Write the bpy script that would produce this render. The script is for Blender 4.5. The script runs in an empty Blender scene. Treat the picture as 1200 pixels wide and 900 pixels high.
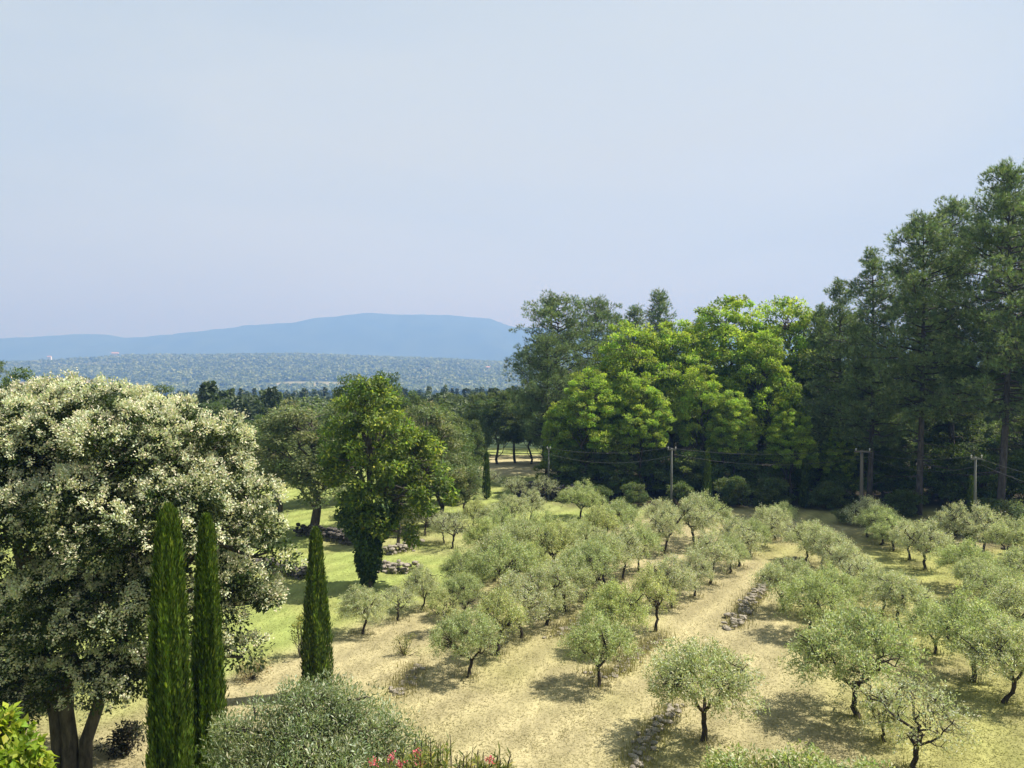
import bpy, math, random
import numpy as np
from mathutils import Vector

# ------------------------------------------------------------------ camera, sky, sun, exposure
scene = bpy.context.scene
COL = scene.collection
EYE = 11.0
FPX = 950.0                       # focal length in pixels of the 1200 px wide photograph
PITCH = math.radians(1.08)
cam_data = bpy.data.cameras.new("camera")
cam_data.sensor_width = 36.0
cam_data.lens = 36.0 * FPX / 1200.0
cam_data.clip_start = 0.1
cam_data.clip_end = 40000.0
cam = bpy.data.objects.new("camera", cam_data)
COL.objects.link(cam)
cam.location = (0, 0, EYE)
cam.rotation_euler = (math.radians(90) - PITCH, 0, 0)
scene.camera = cam

SUN_ELEV = math.radians(56)
SUN_AZ = math.radians(80)         # clockwise from the view direction (+Y)
world = bpy.data.worlds.new("World")
scene.world = world
world.use_nodes = True
wn, wl = world.node_tree.nodes, world.node_tree.links
wn.clear()
w_out = wn.new("ShaderNodeOutputWorld")
w_bg = wn.new("ShaderNodeBackground")
w_sky = wn.new("ShaderNodeTexSky")
w_sky.sky_type = 'NISHITA'
w_sky.sun_disc = False
w_sky.sun_elevation = SUN_ELEV
w_sky.sun_rotation = SUN_AZ
w_sky.air_density = 1.0
w_sky.dust_density = 1.5
w_sky.ozone_density = 1.0
w_co = wn.new("ShaderNodeTexCoord")
w_map = wn.new("ShaderNodeMapping")
w_map.inputs['Scale'].default_value = (1.0, 1.6, 4.0)
w_noise = wn.new("ShaderNodeTexNoise")
w_noise.inputs['Scale'].default_value = 1.6
w_noise.inputs['Detail'].default_value = 5.0
w_noise.inputs['Roughness'].default_value = 0.5
w_ramp = wn.new("ShaderNodeMapRange")
w_ramp.inputs['From Min'].default_value = 0.3
w_ramp.inputs['From Max'].default_value = 0.72
w_ramp.inputs['To Min'].default_value = 0.80
w_ramp.inputs['To Max'].default_value = 0.98
w_mix = wn.new("ShaderNodeMix")
w_mix.data_type = 'RGBA'
VEIL = (2.64, 3.05, 3.26, 1.0)       # thin even high cloud that veils the blue
w_mix.inputs[7].default_value = VEIL
w_bg.inputs['Strength'].default_value = 0.1
wl.new(w_co.outputs['Generated'], w_map.inputs['Vector'])
wl.new(w_map.outputs['Vector'], w_noise.inputs['Vector'])
wl.new(w_noise.outputs['Fac'], w_ramp.inputs['Value'])
wl.new(w_ramp.outputs['Result'], w_mix.inputs[0])
w_n2 = wn.new("ShaderNodeTexNoise")
w_n2.inputs['Scale'].default_value = 1.1
w_n2.inputs['Detail'].default_value = 4.0
w_n2.inputs['Distortion'].default_value = 0.6
w_m2 = wn.new("ShaderNodeMapping")
w_m2.inputs['Scale'].default_value = (1.0, 1.0, 3.5)
w_m2.inputs['Location'].default_value = (3.1, 0.7, 1.9)
w_r2 = wn.new("ShaderNodeMapRange")
w_r2.inputs['From Min'].default_value = 0.35
w_r2.inputs['From Max'].default_value = 0.65
w_veil = wn.new("ShaderNodeMix")
w_veil.data_type = 'RGBA'
w_veil.inputs[6].default_value = VEIL
w_veil.inputs[7].default_value = (VEIL[0] * 1.16, VEIL[1] * 1.10, VEIL[2] * 1.03, 1)
wl.new(w_co.outputs['Generated'], w_m2.inputs['Vector'])
wl.new(w_m2.outputs['Vector'], w_n2.inputs['Vector'])
wl.new(w_n2.outputs['Fac'], w_r2.inputs['Value'])
wl.new(w_r2.outputs['Result'], w_veil.inputs[0])
wl.new(w_veil.outputs[2], w_mix.inputs[7])
wl.new(w_sky.outputs['Color'], w_mix.inputs[6])
wl.new(w_mix.outputs[2], w_bg.inputs['Color'])
wl.new(w_bg.outputs['Background'], w_out.inputs['Surface'])

sun_data = bpy.data.lights.new("sun", 'SUN')
sun_data.energy = 5.0
sun_data.angle = math.radians(0.55)
sun_data.color = (1.0, 0.965, 0.945)
sun = bpy.data.objects.new("sun", sun_data)
COL.objects.link(sun)
S = Vector((math.sin(SUN_AZ) * math.cos(SUN_ELEV), math.cos(SUN_AZ) * math.cos(SUN_ELEV), math.sin(SUN_ELEV)))
sun.rotation_euler = (-S).to_track_quat('-Z', 'Y').to_euler()
sun.location = S * 100

scene.view_settings.view_transform = 'Standard'
scene.view_settings.look = 'None'
scene.view_settings.gamma = 1.0
scene.view_settings.exposure = 1.2
scene.view_settings.use_curve_mapping = False
scene.render.engine = 'CYCLES'
cy = scene.cycles
cy.max_bounces = 8
cy.diffuse_bounces = 4
cy.glossy_bounces = 2
cy.transmission_bounces = 6
cy.volume_bounces = 1
cy.transparent_max_bounces = 8
cy.use_denoising = True
cy.denoiser = 'OPENIMAGEDENOISE'
cy.denoising_input_passes = 'RGB_ALBEDO_NORMAL'
cy.denoising_prefilter = 'ACCURATE'
cy.sample_clamp_indirect = 6.0

# ------------------------------------------------------------------ helpers
def noise2(x, y, seed=0):
    x = np.asarray(x, float); y = np.asarray(y, float)
    xi = np.floor(x).astype(np.int64); yi = np.floor(y).astype(np.int64)
    fx = x - xi; fy = y - yi
    fx = fx * fx * (3 - 2 * fx); fy = fy * fy * (3 - 2 * fy)
    def h(a, b):
        n = (a * 374761393 + b * 668265263 + seed * 1274126177) & 0xFFFFFFFF
        n = ((n ^ (n >> 13)) * 1274126177) & 0xFFFFFFFF
        n = n ^ (n >> 16)
        return (n & 0xFFFF) / 65535.0
    return (h(xi, yi) * (1 - fx) + h(xi + 1, yi) * fx) * (1 - fy) + (h(xi, yi + 1) * (1 - fx) + h(xi + 1, yi + 1) * fx) * fy

def fbm(x, y, seed=0, octaves=4):
    t = 0; a = 0.5; s = 0
    for k in range(octaves):
        t = t + a * noise2(x * 2 ** k, y * 2 ** k, seed + k * 17); s += a; a *= 0.55
    return t / s

def sstep(a, b, x):
    t = np.clip((np.asarray(x, float) - a) / (b - a), 0, 1)
    return t * t * (3 - 2 * t)

HILL_PX = [-400, 0, 60, 150, 250, 350, 450, 520, 600, 700, 900, 1300, 1700]
HILL_PY = [422, 421, 420, 416, 416, 415, 419, 421, 426, 427, 424, 426, 424]

def ground_z(x, y):
    x = np.asarray(x, float); y = np.asarray(y, float)
    r = np.sqrt(x * x + y * y)
    bank = 9.0 * np.clip((21 - y) / 19.0, 0, 1.05) ** 1.3 * (0.85 + 0.3 * noise2(x / 6, y / 6, 5) * (y < 21))
    bank = np.where(y < 2, 9.2, bank)
    und = (fbm(x / 14, y / 14, 3) - 0.5) * 0.35 * np.clip((y - 16) / 10, 0, 1)
    yy = np.maximum(y, 1)
    drop = np.interp(r, [0, 92, 150, 220, 400, 800, 1200, 1600, 30000], [0, 0, -4, -9, -15, -29, -40, -42, -42])
    east = sstep(0.05, 0.30, x / (np.abs(y) + 20))          # the wooded side stays level for longer
    drop = drop * (1 - 0.75 * east * np.clip(1 - r / 1500, 0, 1))
    azpx = 600 + FPX * np.clip(x / yy, -3, 3)
    hz = 11 + (432 - np.interp(azpx, HILL_PX, HILL_PY)) / FPX * 3000 + 42
    up = sstep(1450, 3000, yy) * (1 - sstep(3050, 4000, yy))
    hills = up * hz * (0.94 + 0.0 * x) + up * (fbm(x / 420, y / 420, 11) - 0.5) * 26 * (1 - sstep(2500, 2950, yy))
    z = bank + und + drop + np.where(y > 1000, hills, 0)
    return z

def gz(x, y):
    return float(ground_z(np.array([x]), np.array([y]))[0])

def G(px, py, z=0.0):
    """ground point at height z seen at photo pixel (px, py)"""
    a = (px - 600) / FPX; b = (450 - py) / FPX
    dy = math.cos(PITCH) + b * math.sin(PITCH); dz = b * math.cos(PITCH) - math.sin(PITCH)
    t = (z - EYE) / dz
    return a * t, dy * t

def Pz(px, py, d):
    """x and height of what is seen at (px, py) at forward distance d"""
    a = (px - 600) / FPX; b = (450 - py) / FPX
    dy = math.cos(PITCH) + b * math.sin(PITCH); dz = b * math.cos(PITCH) - math.sin(PITCH)
    t = d / dy
    return a * t, EYE + dz * t

def new_mat(name):
    m = bpy.data.materials.new(name); m.use_nodes = True
    n = m.node_tree.nodes; n.clear()
    return m, n, m.node_tree.links

def leaf_mat(name, trans=0.35, rough=0.55, spec=0.25):
    m, n, l = new_mat(name)
    out = n.new("ShaderNodeOutputMaterial")
    at = n.new("ShaderNodeAttribute"); at.attribute_name = "tint"
    pb = n.new("ShaderNodeBsdfPrincipled")
    pb.inputs['Roughness'].default_value = rough
    pb.inputs['Specular IOR Level'].default_value = spec
    tr = n.new("ShaderNodeBsdfTranslucent")
    gm = n.new("ShaderNodeMix"); gm.data_type = 'RGBA'; gm.blend_type = 'MULTIPLY'
    gm.inputs[0].default_value = 1.0
    gm.inputs[7].default_value = (1.15, 1.25, 0.6, 1)
    mx = n.new("ShaderNodeMixShader"); mx.inputs[0].default_value = trans
    l.new(at.outputs['Color'], pb.inputs['Base Color'])
    l.new(at.outputs['Color'], gm.inputs[6]); l.new(gm.outputs[2], tr.inputs['Color'])
    l.new(pb.outputs[0], mx.inputs[1]); l.new(tr.outputs[0], mx.inputs[2])
    l.new(mx.outputs[0], out.inputs['Surface'])
    return m

def bark_mat(name, c1, c2, scale=6.0):
    m, n, l = new_mat(name)
    out = n.new("ShaderNodeOutputMaterial"); pb = n.new("ShaderNodeBsdfPrincipled")
    co = n.new("ShaderNodeTexCoord"); mp = n.new("ShaderNodeMapping")
    mp.inputs['Scale'].default_value = (1, 1, 0.3)
    nz = n.new("ShaderNodeTexNoise"); nz.inputs['Scale'].default_value = scale; nz.inputs['Detail'].default_value = 6
    nz.inputs['Roughness'].default_value = 0.7
    rp = n.new("ShaderNodeValToRGB")
    rp.color_ramp.elements[0].position = 0.35; rp.color_ramp.elements[0].color = (*c1, 1)
    rp.color_ramp.elements[1].position = 0.68; rp.color_ramp.elements[1].color = (*c2, 1)
    bp = n.new("ShaderNodeBump"); bp.inputs['Strength'].default_value = 0.9; bp.inputs['Distance'].default_value = 0.05
    pb.inputs['Roughness'].default_value = 0.9; pb.inputs['Specular IOR Level'].default_value = 0.1
    l.new(co.outputs['Object'], mp.inputs['Vector']); l.new(mp.outputs[0], nz.inputs['Vector'])
    l.new(nz.outputs['Fac'], rp.inputs['Fac']); l.new(rp.outputs['Color'], pb.inputs['Base Color'])
    l.new(nz.outputs['Fac'], bp.inputs['Height']); l.new(bp.outputs[0], pb.inputs['Normal'])
    l.new(pb.outputs[0], out.inputs['Surface'])
    return m

M_LEAF = leaf_mat("leaf", 0.45)
M_NEEDLE = leaf_mat("needle", 0.32, 0.5, 0.3)
M_OLIVE = leaf_mat("olive_leaf", 0.42, 0.5, 0.35)
M_PETAL = leaf_mat("petal", 0.3, 0.7, 0.1)
M_GRASS = leaf_mat("grass_blade", 0.3, 0.7, 0.1)
M_BARK_OLIVE = bark_mat("olive_bark", (0.018, 0.015, 0.012), (0.075, 0.06, 0.045), 9)
M_BARK_PINE = bark_mat("pine_bark", (0.03, 0.027, 0.026), (0.115, 0.10, 0.092), 5)
M_BARK = bark_mat("grey_bark", (0.03, 0.027, 0.022), (0.12, 0.105, 0.085), 5)
M_STONE = bark_mat("stone", (0.11, 0.10, 0.08), (0.32, 0.29, 0.23), 3)
M_STONE_DARK = bark_mat("dark_stone", (0.035, 0.033, 0.03), (0.13, 0.12, 0.105), 3)  # same mottled stone in a darker tone

def np_mesh(name, verts, faces, mat, tint=None, smooth=False):
    """faces: (n,k) int array"""
    me = bpy.data.meshes.new(name)
    verts = np.asarray(verts, np.float32); faces = np.asarray(faces, np.int32)
    k = faces.shape[1]; nf = len(faces)
    me.vertices.add(len(verts)); me.vertices.foreach_set('co', verts.ravel())
    me.loops.add(nf * k); me.loops.foreach_set('vertex_index', faces.ravel())
    me.polygons.add(nf); me.polygons.foreach_set('loop_start', np.arange(nf, dtype=np.int32) * k)
    me.polygons.foreach_set('use_smooth', np.full(nf, smooth, dtype=bool))
    if tint is not None:
        a = me.color_attributes.new("tint", 'FLOAT_COLOR', 'POINT')
        c = np.ones((len(verts), 4), np.float32); c[:, :3] = tint
        a.data.foreach_set('color', c.ravel())
    me.update(calc_edges=True)
    if mat: me.materials.append(mat)
    return me

def link(name, me, parent=None):
    o = bpy.data.objects.new(name, me); COL.objects.link(o)
    if parent: o.parent = parent
    return o

def tag(o, label=None, cat=None, group=None, kind=None):
    if label: o['label'] = label
    if cat: o['category'] = cat
    if group: o['group'] = group
    if kind: o['kind'] = kind
    return o

def empty(name, loc, rz=0.0, sc=(1, 1, 1)):
    o = bpy.data.objects.new(name, None); COL.objects.link(o)
    o.empty_display_size = 0.3
    o.location = loc; o.rotation_euler = (0, 0, rz); o.scale = sc
    return o

def unit(v):
    return v / np.maximum(np.linalg.norm(v, axis=-1, keepdims=True), 1e-9)

class Tubes:
    """tapered tubes collected into one quad mesh"""
    def __init__(self): self.v = []; self.f = []; self.n = 0
    def add(self, pts, radii, sides=6):
        pts = np.asarray(pts, float); radii = np.asarray(radii, float)
        m = len(pts)
        t = np.gradient(pts, axis=0); t = unit(t)
        ref = np.where(np.abs(t[:, 2:3]) > 0.92, np.array([[1.0, 0, 0]]), np.array([[0, 0, 1.0]]))
        u = unit(np.cross(t, ref)); w = np.cross(t, u)
        for i in range(1, m):                                   # keep the ring from twisting
            if np.dot(u[i], u[i - 1]) < 0.3:
                u[i] = unit(u[i - 1] - t[i] * np.dot(u[i - 1], t[i])); w[i] = np.cross(t[i], u[i])
        a = np.linspace(0, 2 * np.pi, sides, endpoint=False)
        ring = pts[:, None, :] + radii[:, None, None] * (np.cos(a)[None, :, None] * u[:, None, :] + np.sin(a)[None, :, None] * w[:, None, :])
        self.v.append(ring.reshape(-1, 3))
        i = np.arange(m - 1)[:, None] * sides; j = np.arange(sides)[None, :]; j2 = (j + 1) % sides
        q = np.stack([i + j, i + j2, i + sides + j2, i + sides + j], -1).reshape(-1, 4) + self.n
        self.f.append(q); self.n += m * sides
    def mesh(self, name, mat):
        return np_mesh(name, np.concatenate(self.v), np.concatenate(self.f), mat, smooth=True)

def curve_pts(p0, p1, n, rng, wob=0.08, sag=0.0):
    p0 = np.asarray(p0, float); p1 = np.asarray(p1, float)
    t = np.linspace(0, 1, n)[:, None]
    L = np.linalg.norm(p1 - p0)
    p = p0 + (p1 - p0) * t
    o = rng.normal(0, wob * L, (n, 3)) * (np.sin(t * np.pi))
    p = p + o; p[:, 2] += sag * L * np.sin(t[:, 0] * np.pi)
    return p

def leaves(pos, axis, nrm, L, W, fold=0.12):
    """kite shaped leaves -> verts, faces"""
    n = len(pos)
    axis = unit(axis); b = unit(np.cross(nrm, axis)); nn = np.cross(axis, b)
    L = np.broadcast_to(np.asarray(L, float).reshape(-1, 1), (n, 1)); W = np.broadcast_to(np.asarray(W, float).reshape(-1, 1), (n, 1))
    v = np.empty((n, 4, 3))
    v[:, 0] = pos
    v[:, 1] = pos + axis * L * 0.45 + b * W * 0.5 + nn * W * fold
    v[:, 2] = pos + axis * L
    v[:, 3] = pos + axis * L * 0.45 - b * W * 0.5 + nn * W * fold
    return v.reshape(-1, 3), np.arange(n * 4).reshape(n, 4)

def rand_unit(rng, n):
    return unit(rng.normal(size=(n, 3)))

def tints(rng, n, base, var=0.25, alt=None, alt_p=0.0, clump=None):
    base = np.asarray(base, float)
    c = np.repeat(base[None], n, 0)
    if alt is not None:
        c[rng.random(n) < alt_p] = np.asarray(alt, float)
    k = 1 + (rng.random((n, 1)) - 0.5) * 2 * var
    c = c * k
    c[:, 0] *= 1 + (rng.random(n) - 0.5) * 0.3
    if clump is not None: c = c * clump
    return np.clip(c, 0.003, 0.95)

def clump_leaves(rng, C, R, per, L, W, flat=0.75, base=(0.05, 0.09, 0.02), var=0.25, alt=None, alt_p=0.0,
                 up=0.7, droop=0.0, cvar=0.25, hue=0.12, shell=0.45):
    """C (m,3) clump centres, R (m,) radii; PER leaves in each; returns verts, faces, tints"""
    m = len(C); n = m * per
    idx = np.repeat(np.arange(m), per)
    u = rand_unit(rng, n)
    rad = R[idx][:, None] * (shell + (1 - shell) * rng.random((n, 1)) ** 0.6) * (0.85 + 0.3 * rng.random((n, 1)))
    pos = C[idx] + u * rad * np.array([1, 1, flat])
    axis = u * 0.7 + rng.normal(0, 0.6, (n, 3)); axis[:, 2] -= droop
    nrm = u * 0.5 + rng.normal(0, 0.5, (n, 3)); nrm[:, 2] += up
    s = 0.7 + 0.6 * rng.random(n)
    v, f = leaves(pos, axis, nrm, L * s, W * s)
    cl = 1 + (rng.random((m, 1)) - 0.5) * 2 * cvar
    cl = cl * np.concatenate([1 + (rng.random((m, 1)) - 0.4) * 2 * hue, np.ones((m, 1)), 1 - (rng.random((m, 1)) - 0.5) * hue], 1)
    t = tints(rng, n, base, var, alt, alt_p, cl[idx])
    return v, f, np.repeat(t, 4, 0)

def lobe_clumps(rng, lobes, n, inner=0.25):
    """clump centres near the surfaces of ellipsoid lobes (cx,cy,cz,rx,ry,rz)"""
    lobes = np.asarray(lobes, float)
    area = (lobes[:, 3] * lobes[:, 4] * lobes[:, 5]) ** (2 / 3)
    out, which = [], []
    guard = 0
    while len(out) < n and guard < n * 40:
        guard += 1
        k = rng.choice(len(lobes), p=area / area.sum())
        u = rand_unit(rng, 1)[0]
        if u[2] < -0.75: continue
        s = (0.80 + 0.2 * rng.random()) if rng.random() > inner else (0.3 + 0.5 * rng.random())
        p = lobes[k, :3] + u * lobes[k, 3:] * s
        d = (((p - lobes[:, :3]) / lobes[:, 3:]) ** 2).sum(1); d[k] = 9
        if d.min() < 0.6 and rng.random() < 0.75: continue
        out.append(p); which.append(k)
    return np.array(out), np.array(which)

def build_branches(tb, rng, trunk_pts, lobes, clumps, which, r_limb, twig=0.02, start=0.45):
    trunk_pts = np.asarray(trunk_pts, float)
    for k, lb in enumerate(lobes):
        c = np.array(lb[:3]); lowest = c[2] - lb[5] * 0.6
        cand = trunk_pts[trunk_pts[:, 2] < max(lowest, trunk_pts[:, 2].max() * start)]
        if not len(cand): cand = trunk_pts[len(trunk_pts) // 2:len(trunk_pts) // 2 + 1]
        p0 = cand[-1] if rng.random() < 0.6 else cand[rng.integers(max(0, len(cand) - 3), len(cand))]
        pts = curve_pts(p0, c, 6, rng, 0.06, 0.08)
        tb.add(pts, np.linspace(r_limb, r_limb * 0.35, 6), 6)
        for i in np.where(which == k)[0]:
            a = pts[rng.integers(2, 6)]
            tb.add(curve_pts(a, clumps[i], 4, rng, 0.06, 0.05), np.linspace(twig * 1.6, twig * 0.4, 4), 3)

# ------------------------------------------------------------------ the ground
def ground_col(x, y):
    x = np.asarray(x, float); y = np.asarray(y, float)
    n = -0.848 * x + 0.53 * y
    n1 = fbm(x / 9, y / 9, 21); n2 = fbm(x / 2.3, y / 2.3, 22); n3 = fbm(x / 30, y / 30, 23)
    straw = np.array([0.262, 0.234, 0.128]); green = np.array([0.200, 0.240, 0.072]); olivey = np.array([0.205, 0.205, 0.072])
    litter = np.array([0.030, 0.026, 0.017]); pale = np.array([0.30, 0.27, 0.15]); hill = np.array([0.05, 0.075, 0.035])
    def mixc(c, d, t): return c + (np.asarray(d) - c) * np.clip(t, 0, 1)[..., None]
    c = np.repeat(straw[None], x.size, 0).reshape(x.shape + (3,))
    c = c * (0.78 + 0.44 * n2)[..., None]
    c = mixc(c, olivey, sstep(0.45, 0.75, n1) * 0.8)
    c = c * (1 + 0.0 * n3)[..., None]
    right = sstep(0, 7, x - 4 - 0.45 * (y - 20))                        # greener among the right-hand olives
    c = mixc(c, olivey * 1.05, right * sstep(0.2, 0.55, n2 * 0.5 + n1 * 0.5) * 0.95)
    c = mixc(c, green, right * sstep(0.45, 0.75, n1) * 0.55)
    c = mixc(c, green * 1.1, sstep(19.5, 17.0, y) * 0.85)                # lusher at the foot of the bank
    lawn = sstep(22.8, 24.8, n + (n1 - 0.5) * 3.0) * sstep(23, 30, y)
    c = mixc(c, mixc(np.repeat(green[None], x.size, 0).reshape(x.shape + (3,)), olivey, sstep(0.4, 0.7, n2) * 0.55), lawn)
    c = mixc(c, straw * 0.95, lawn * sstep(0.55, 0.75, n1) * sstep(44, 50, y) * (1 - sstep(64, 74, y)) * 0.6)
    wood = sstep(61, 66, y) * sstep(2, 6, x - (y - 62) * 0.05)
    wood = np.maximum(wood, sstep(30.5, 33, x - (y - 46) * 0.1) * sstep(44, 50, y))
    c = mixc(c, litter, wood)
    fieldm = sstep(80, 86, y) * sstep(130, 120, y) * sstep(-9, -5, x) * sstep(9, 6, x)
    c = mixc(c, pale, fieldm)
    far = np.maximum(sstep(140, 170, y), sstep(60, 90, np.abs(x)))
    fc = mixc(np.repeat(hill[None], x.size, 0).reshape(x.shape + (3,)), np.array([0.24, 0.22, 0.13]), sstep(0.62, 0.70, fbm(x / 260, y / 110, 31)) * 0.8)
    c = mixc(c, fc, far)
    return np.clip(c, 0.01, 0.8)

def build_ground():
    rr = [0.0]
    r = 3.0
    while r < 8600: rr.append(r); r *= 1.0125
    rr = np.array(rr)
    ang = np.concatenate([np.linspace(-58, 58, 300), np.linspace(58, 302, 62)[1:-1]])
    a = np.radians(ang)
    X = np.sin(a)[None] * rr[:, None]; Y = np.cos(a)[None] * rr[:, None]
    Z = ground_z(X, Y)
    v = np.stack([X, Y, Z], -1).reshape(-1, 3)
    nr, na = len(rr), len(a)
    i = np.arange(1, nr - 1)[:, None] * na; j = np.arange(na)[None]; j2 = (j + 1) % na
    q = np.stack([i + j, i + na + j, i + na + j2, i + j2], -1).reshape(-1, 4)
    j = np.arange(na); q0 = np.stack([np.zeros(na, int), na + j, na + (j + 1) % na], -1)
    fa = np.concatenate([q0[:, [0, 1, 2, 2]], q])
    # the hub is a small disc of triangles: write it as quads with a spare middle vertex removed
    m, n, l = new_mat("dry_meadow")
    out = n.new("ShaderNodeOutputMaterial"); pb = n.new("ShaderNodeBsdfPrincipled")
    at = n.new("ShaderNodeAttribute"); at.attribute_name = "tint"
    co = n.new("ShaderNodeTexCoord")
    mp = n.new("ShaderNodeMapping"); mp.inputs['Rotation'].default_value = (0, 0, math.radians(33)); mp.inputs['Scale'].default_value = (2.2, 0.55, 1)
    n1 = n.new("ShaderNodeTexNoise"); n1.inputs['Scale'].default_value = 1.6; n1.inputs['Detail'].default_value = 8; n1.inputs['Roughness'].default_value = 0.72
    n2 = n.new("ShaderNodeTexNoise"); n2.inputs['Scale'].default_value = 9; n2.inputs['Detail'].default_value = 4; n2.inputs['Roughness'].default_value = 0.7
    r1 = n.new("ShaderNodeMapRange"); r1.inputs['From Min'].default_value = 0.3; r1.inputs['From Max'].default_value = 0.7; r1.inputs['To Min'].default_value = 0.80; r1.inputs['To Max'].default_value = 1.22
    r2 = n.new("ShaderNodeMapRange"); r2.inputs['From Min'].default_value = 0.3; r2.inputs['From Max'].default_value = 0.7; r2.inputs['To Min'].default_value = 0.88; r2.inputs['To Max'].default_value = 1.12
    mu = n.new("ShaderNodeMath"); mu.operation = 'MULTIPLY'
    vm = n.new("ShaderNodeVectorMath"); vm.operation = 'SCALE'
    bp = n.new("ShaderNodeBump"); bp.inputs['Strength'].default_value = 0.35; bp.inputs['Distance'].default_value = 0.06
    pb.inputs['Roughness'].default_value = 0.95; pb.inputs['Specular IOR Level'].default_value = 0.05
    l.new(co.outputs['Object'], mp.inputs['Vector']); l.new(mp.outputs[0], n1.inputs['Vector']); l.new(co.outputs['Object'], n2.inputs['Vector'])
    l.new(n1.outputs['Fac'], r1.inputs['Value']); l.new(n2.outputs['Fac'], r2.inputs['Value'])
    m3 = n.new("ShaderNodeMapping"); m3.inputs['Rotation'].default_value = (0, 0, math.radians(212))
    wv = n.new("ShaderNodeTexWave"); wv.wave_type = 'BANDS'; wv.bands_direction = 'X'
    wv.inputs['Scale'].default_value = 0.2; wv.inputs['Distortion'].default_value = 1.6; wv.inputs['Detail'].default_value = 3; wv.inputs['Detail Scale'].default_value = 0.8
    r3 = n.new("ShaderNodeMapRange"); r3.inputs['To Min'].default_value = 0.86; r3.inputs['To Max'].default_value = 1.10
    m4 = n.new("ShaderNodeMath"); m4.operation = 'MULTIPLY'
    l.new(co.outputs['Object'], m3.inputs['Vector']); l.new(m3.outputs[0], wv.inputs['Vector']); l.new(wv.outputs['Fac'], r3.inputs['Value'])
    l.new(r3.outputs[0], m4.inputs[0]); l.new(mu.outputs[0], m4.inputs[1])
    l.new(r1.outputs[0], mu.inputs[0]); l.new(r2.outputs[0], mu.inputs[1])
    l.new(at.outputs['Color'], vm.inputs[0]); l.new(m4.outputs[0], vm.inputs['Scale'])
    l.new(vm.outputs[0], pb.inputs['Base Color'])
    l.new(n2.outputs['Fac'], bp.inputs['Height']); l.new(bp.outputs[0], pb.inputs['Normal'])
    l.new(pb.outputs[0], out.inputs['Surface'])
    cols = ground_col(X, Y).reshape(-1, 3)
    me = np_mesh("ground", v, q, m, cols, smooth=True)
    return tag(link("ground", me), kind="structure")
build_ground()

# ------------------------------------------------------------------ the mountain range
M_PX = [-700, -300, -100, 0, 60, 120, 150, 200, 250, 300, 340, 370, 410, 430, 470, 520, 575, 600, 640, 700, 800, 900, 1200, 1600, 2000]
M_PY = [392, 390, 395, 397, 394, 391, 396, 391, 385, 380, 380, 373, 368, 367, 370, 367, 371, 381, 385, 391, 386, 393, 396, 388, 395]
def build_mountains():
    D = 6500.0
    xs = np.linspace(-8800, 8800, 700)
    vs = np.linspace(-1, 1, 90)
    px = 600 + FPX * xs / D
    ridge = 11 + (432 - np.interp(px, M_PX, M_PY)) / FPX * D + 45
    k = np.ones(5) / 5; ridge = np.convolve(np.pad(ridge, 2, mode='edge'), k, 'valid') + (fbm(xs / 330, xs * 0, 45) - 0.5) * 34
    X = np.repeat(xs[None], len(vs), 0); V = np.repeat(vs[:, None], len(xs), 1)
    Y = D + V * 1300 + (fbm(X / 900, V * 2, 41) - 0.5) * 300 * (1 - V ** 2)
    prof = (1 - np.abs(V) ** 1.3)
    gull = (fbm(X / 260, V * 3, 42) - 0.5) * 160 * (np.abs(V) ** 0.7) * (1 - np.abs(V))
    Z = -46 + ridge[None] * np.clip(prof, 0, 1) + np.minimum(gull, (np.abs(V)) * 200) + (fbm(X / 60, V * 14, 47) - 0.5) * 9
    Y = np.where(np.sqrt(X ** 2 + Y ** 2) > 8500, Y - 0, Y)
    v = np.stack([X, Y, Z], -1).reshape(-1, 3)
    nv, nx = X.shape
    i = np.arange(nv - 1)[:, None] * nx; j = np.arange(nx - 1)[None]
    q = np.stack([i + j, i + j + 1, i + nx + j + 1, i + nx + j], -1).reshape(-1, 4)
    t = np.array([0.045, 0.065, 0.035])[None] * (0.7 + 0.6 * fbm(X / 150, Y / 150, 43)).reshape(-1, 1)
    m, n, l = new_mat("wooded_slope")
    out = n.new("ShaderNodeOutputMaterial"); d = n.new("ShaderNodeBsdfDiffuse"); at = n.new("ShaderNodeAttribute"); at.attribute_name = "tint"
    l.new(at.outputs['Color'], d.inputs['Color']); l.new(d.outputs[0], out.inputs['Surface'])
    tag(link("mountains", np_mesh("mountains", v, q, m, t, smooth=True)), kind="structure")
build_mountains()

# ------------------------------------------------------------------ haze
def build_haze():
    x0, x1, y0, y1, z0, z1 = -9300, 9300, -9000, 9300, -75, 490
    v = [(x, y, z) for x in (x0, x1) for y in (y0, y1) for z in (z0, z1)]
    f = [(0, 1, 3, 2), (4, 6, 7, 5), (0, 4, 5, 1), (2, 3, 7, 6), (0, 2, 6, 4), (1, 5, 7, 3)]
    m, n, l = new_mat("haze")
    out = n.new("ShaderNodeOutputMaterial"); pv = n.new("ShaderNodeVolumePrincipled")
    pv.inputs['Color'].default_value = (0.101, 0.212, 0.49, 1)
    pv.inputs['Absorption Color'].default_value = (0.648, 0.477, 0.25, 1)
    pv.inputs['Density'].default_value = 5.0e-4
    pv.inputs['Anisotropy'].default_value = 0.1
    l.new(pv.outputs[0], out.inputs['Volume'])
    o = tag(link("haze", np_mesh("haze", v, f, m)), kind="stuff")
    o.visible_shadow = True
build_haze()

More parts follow.
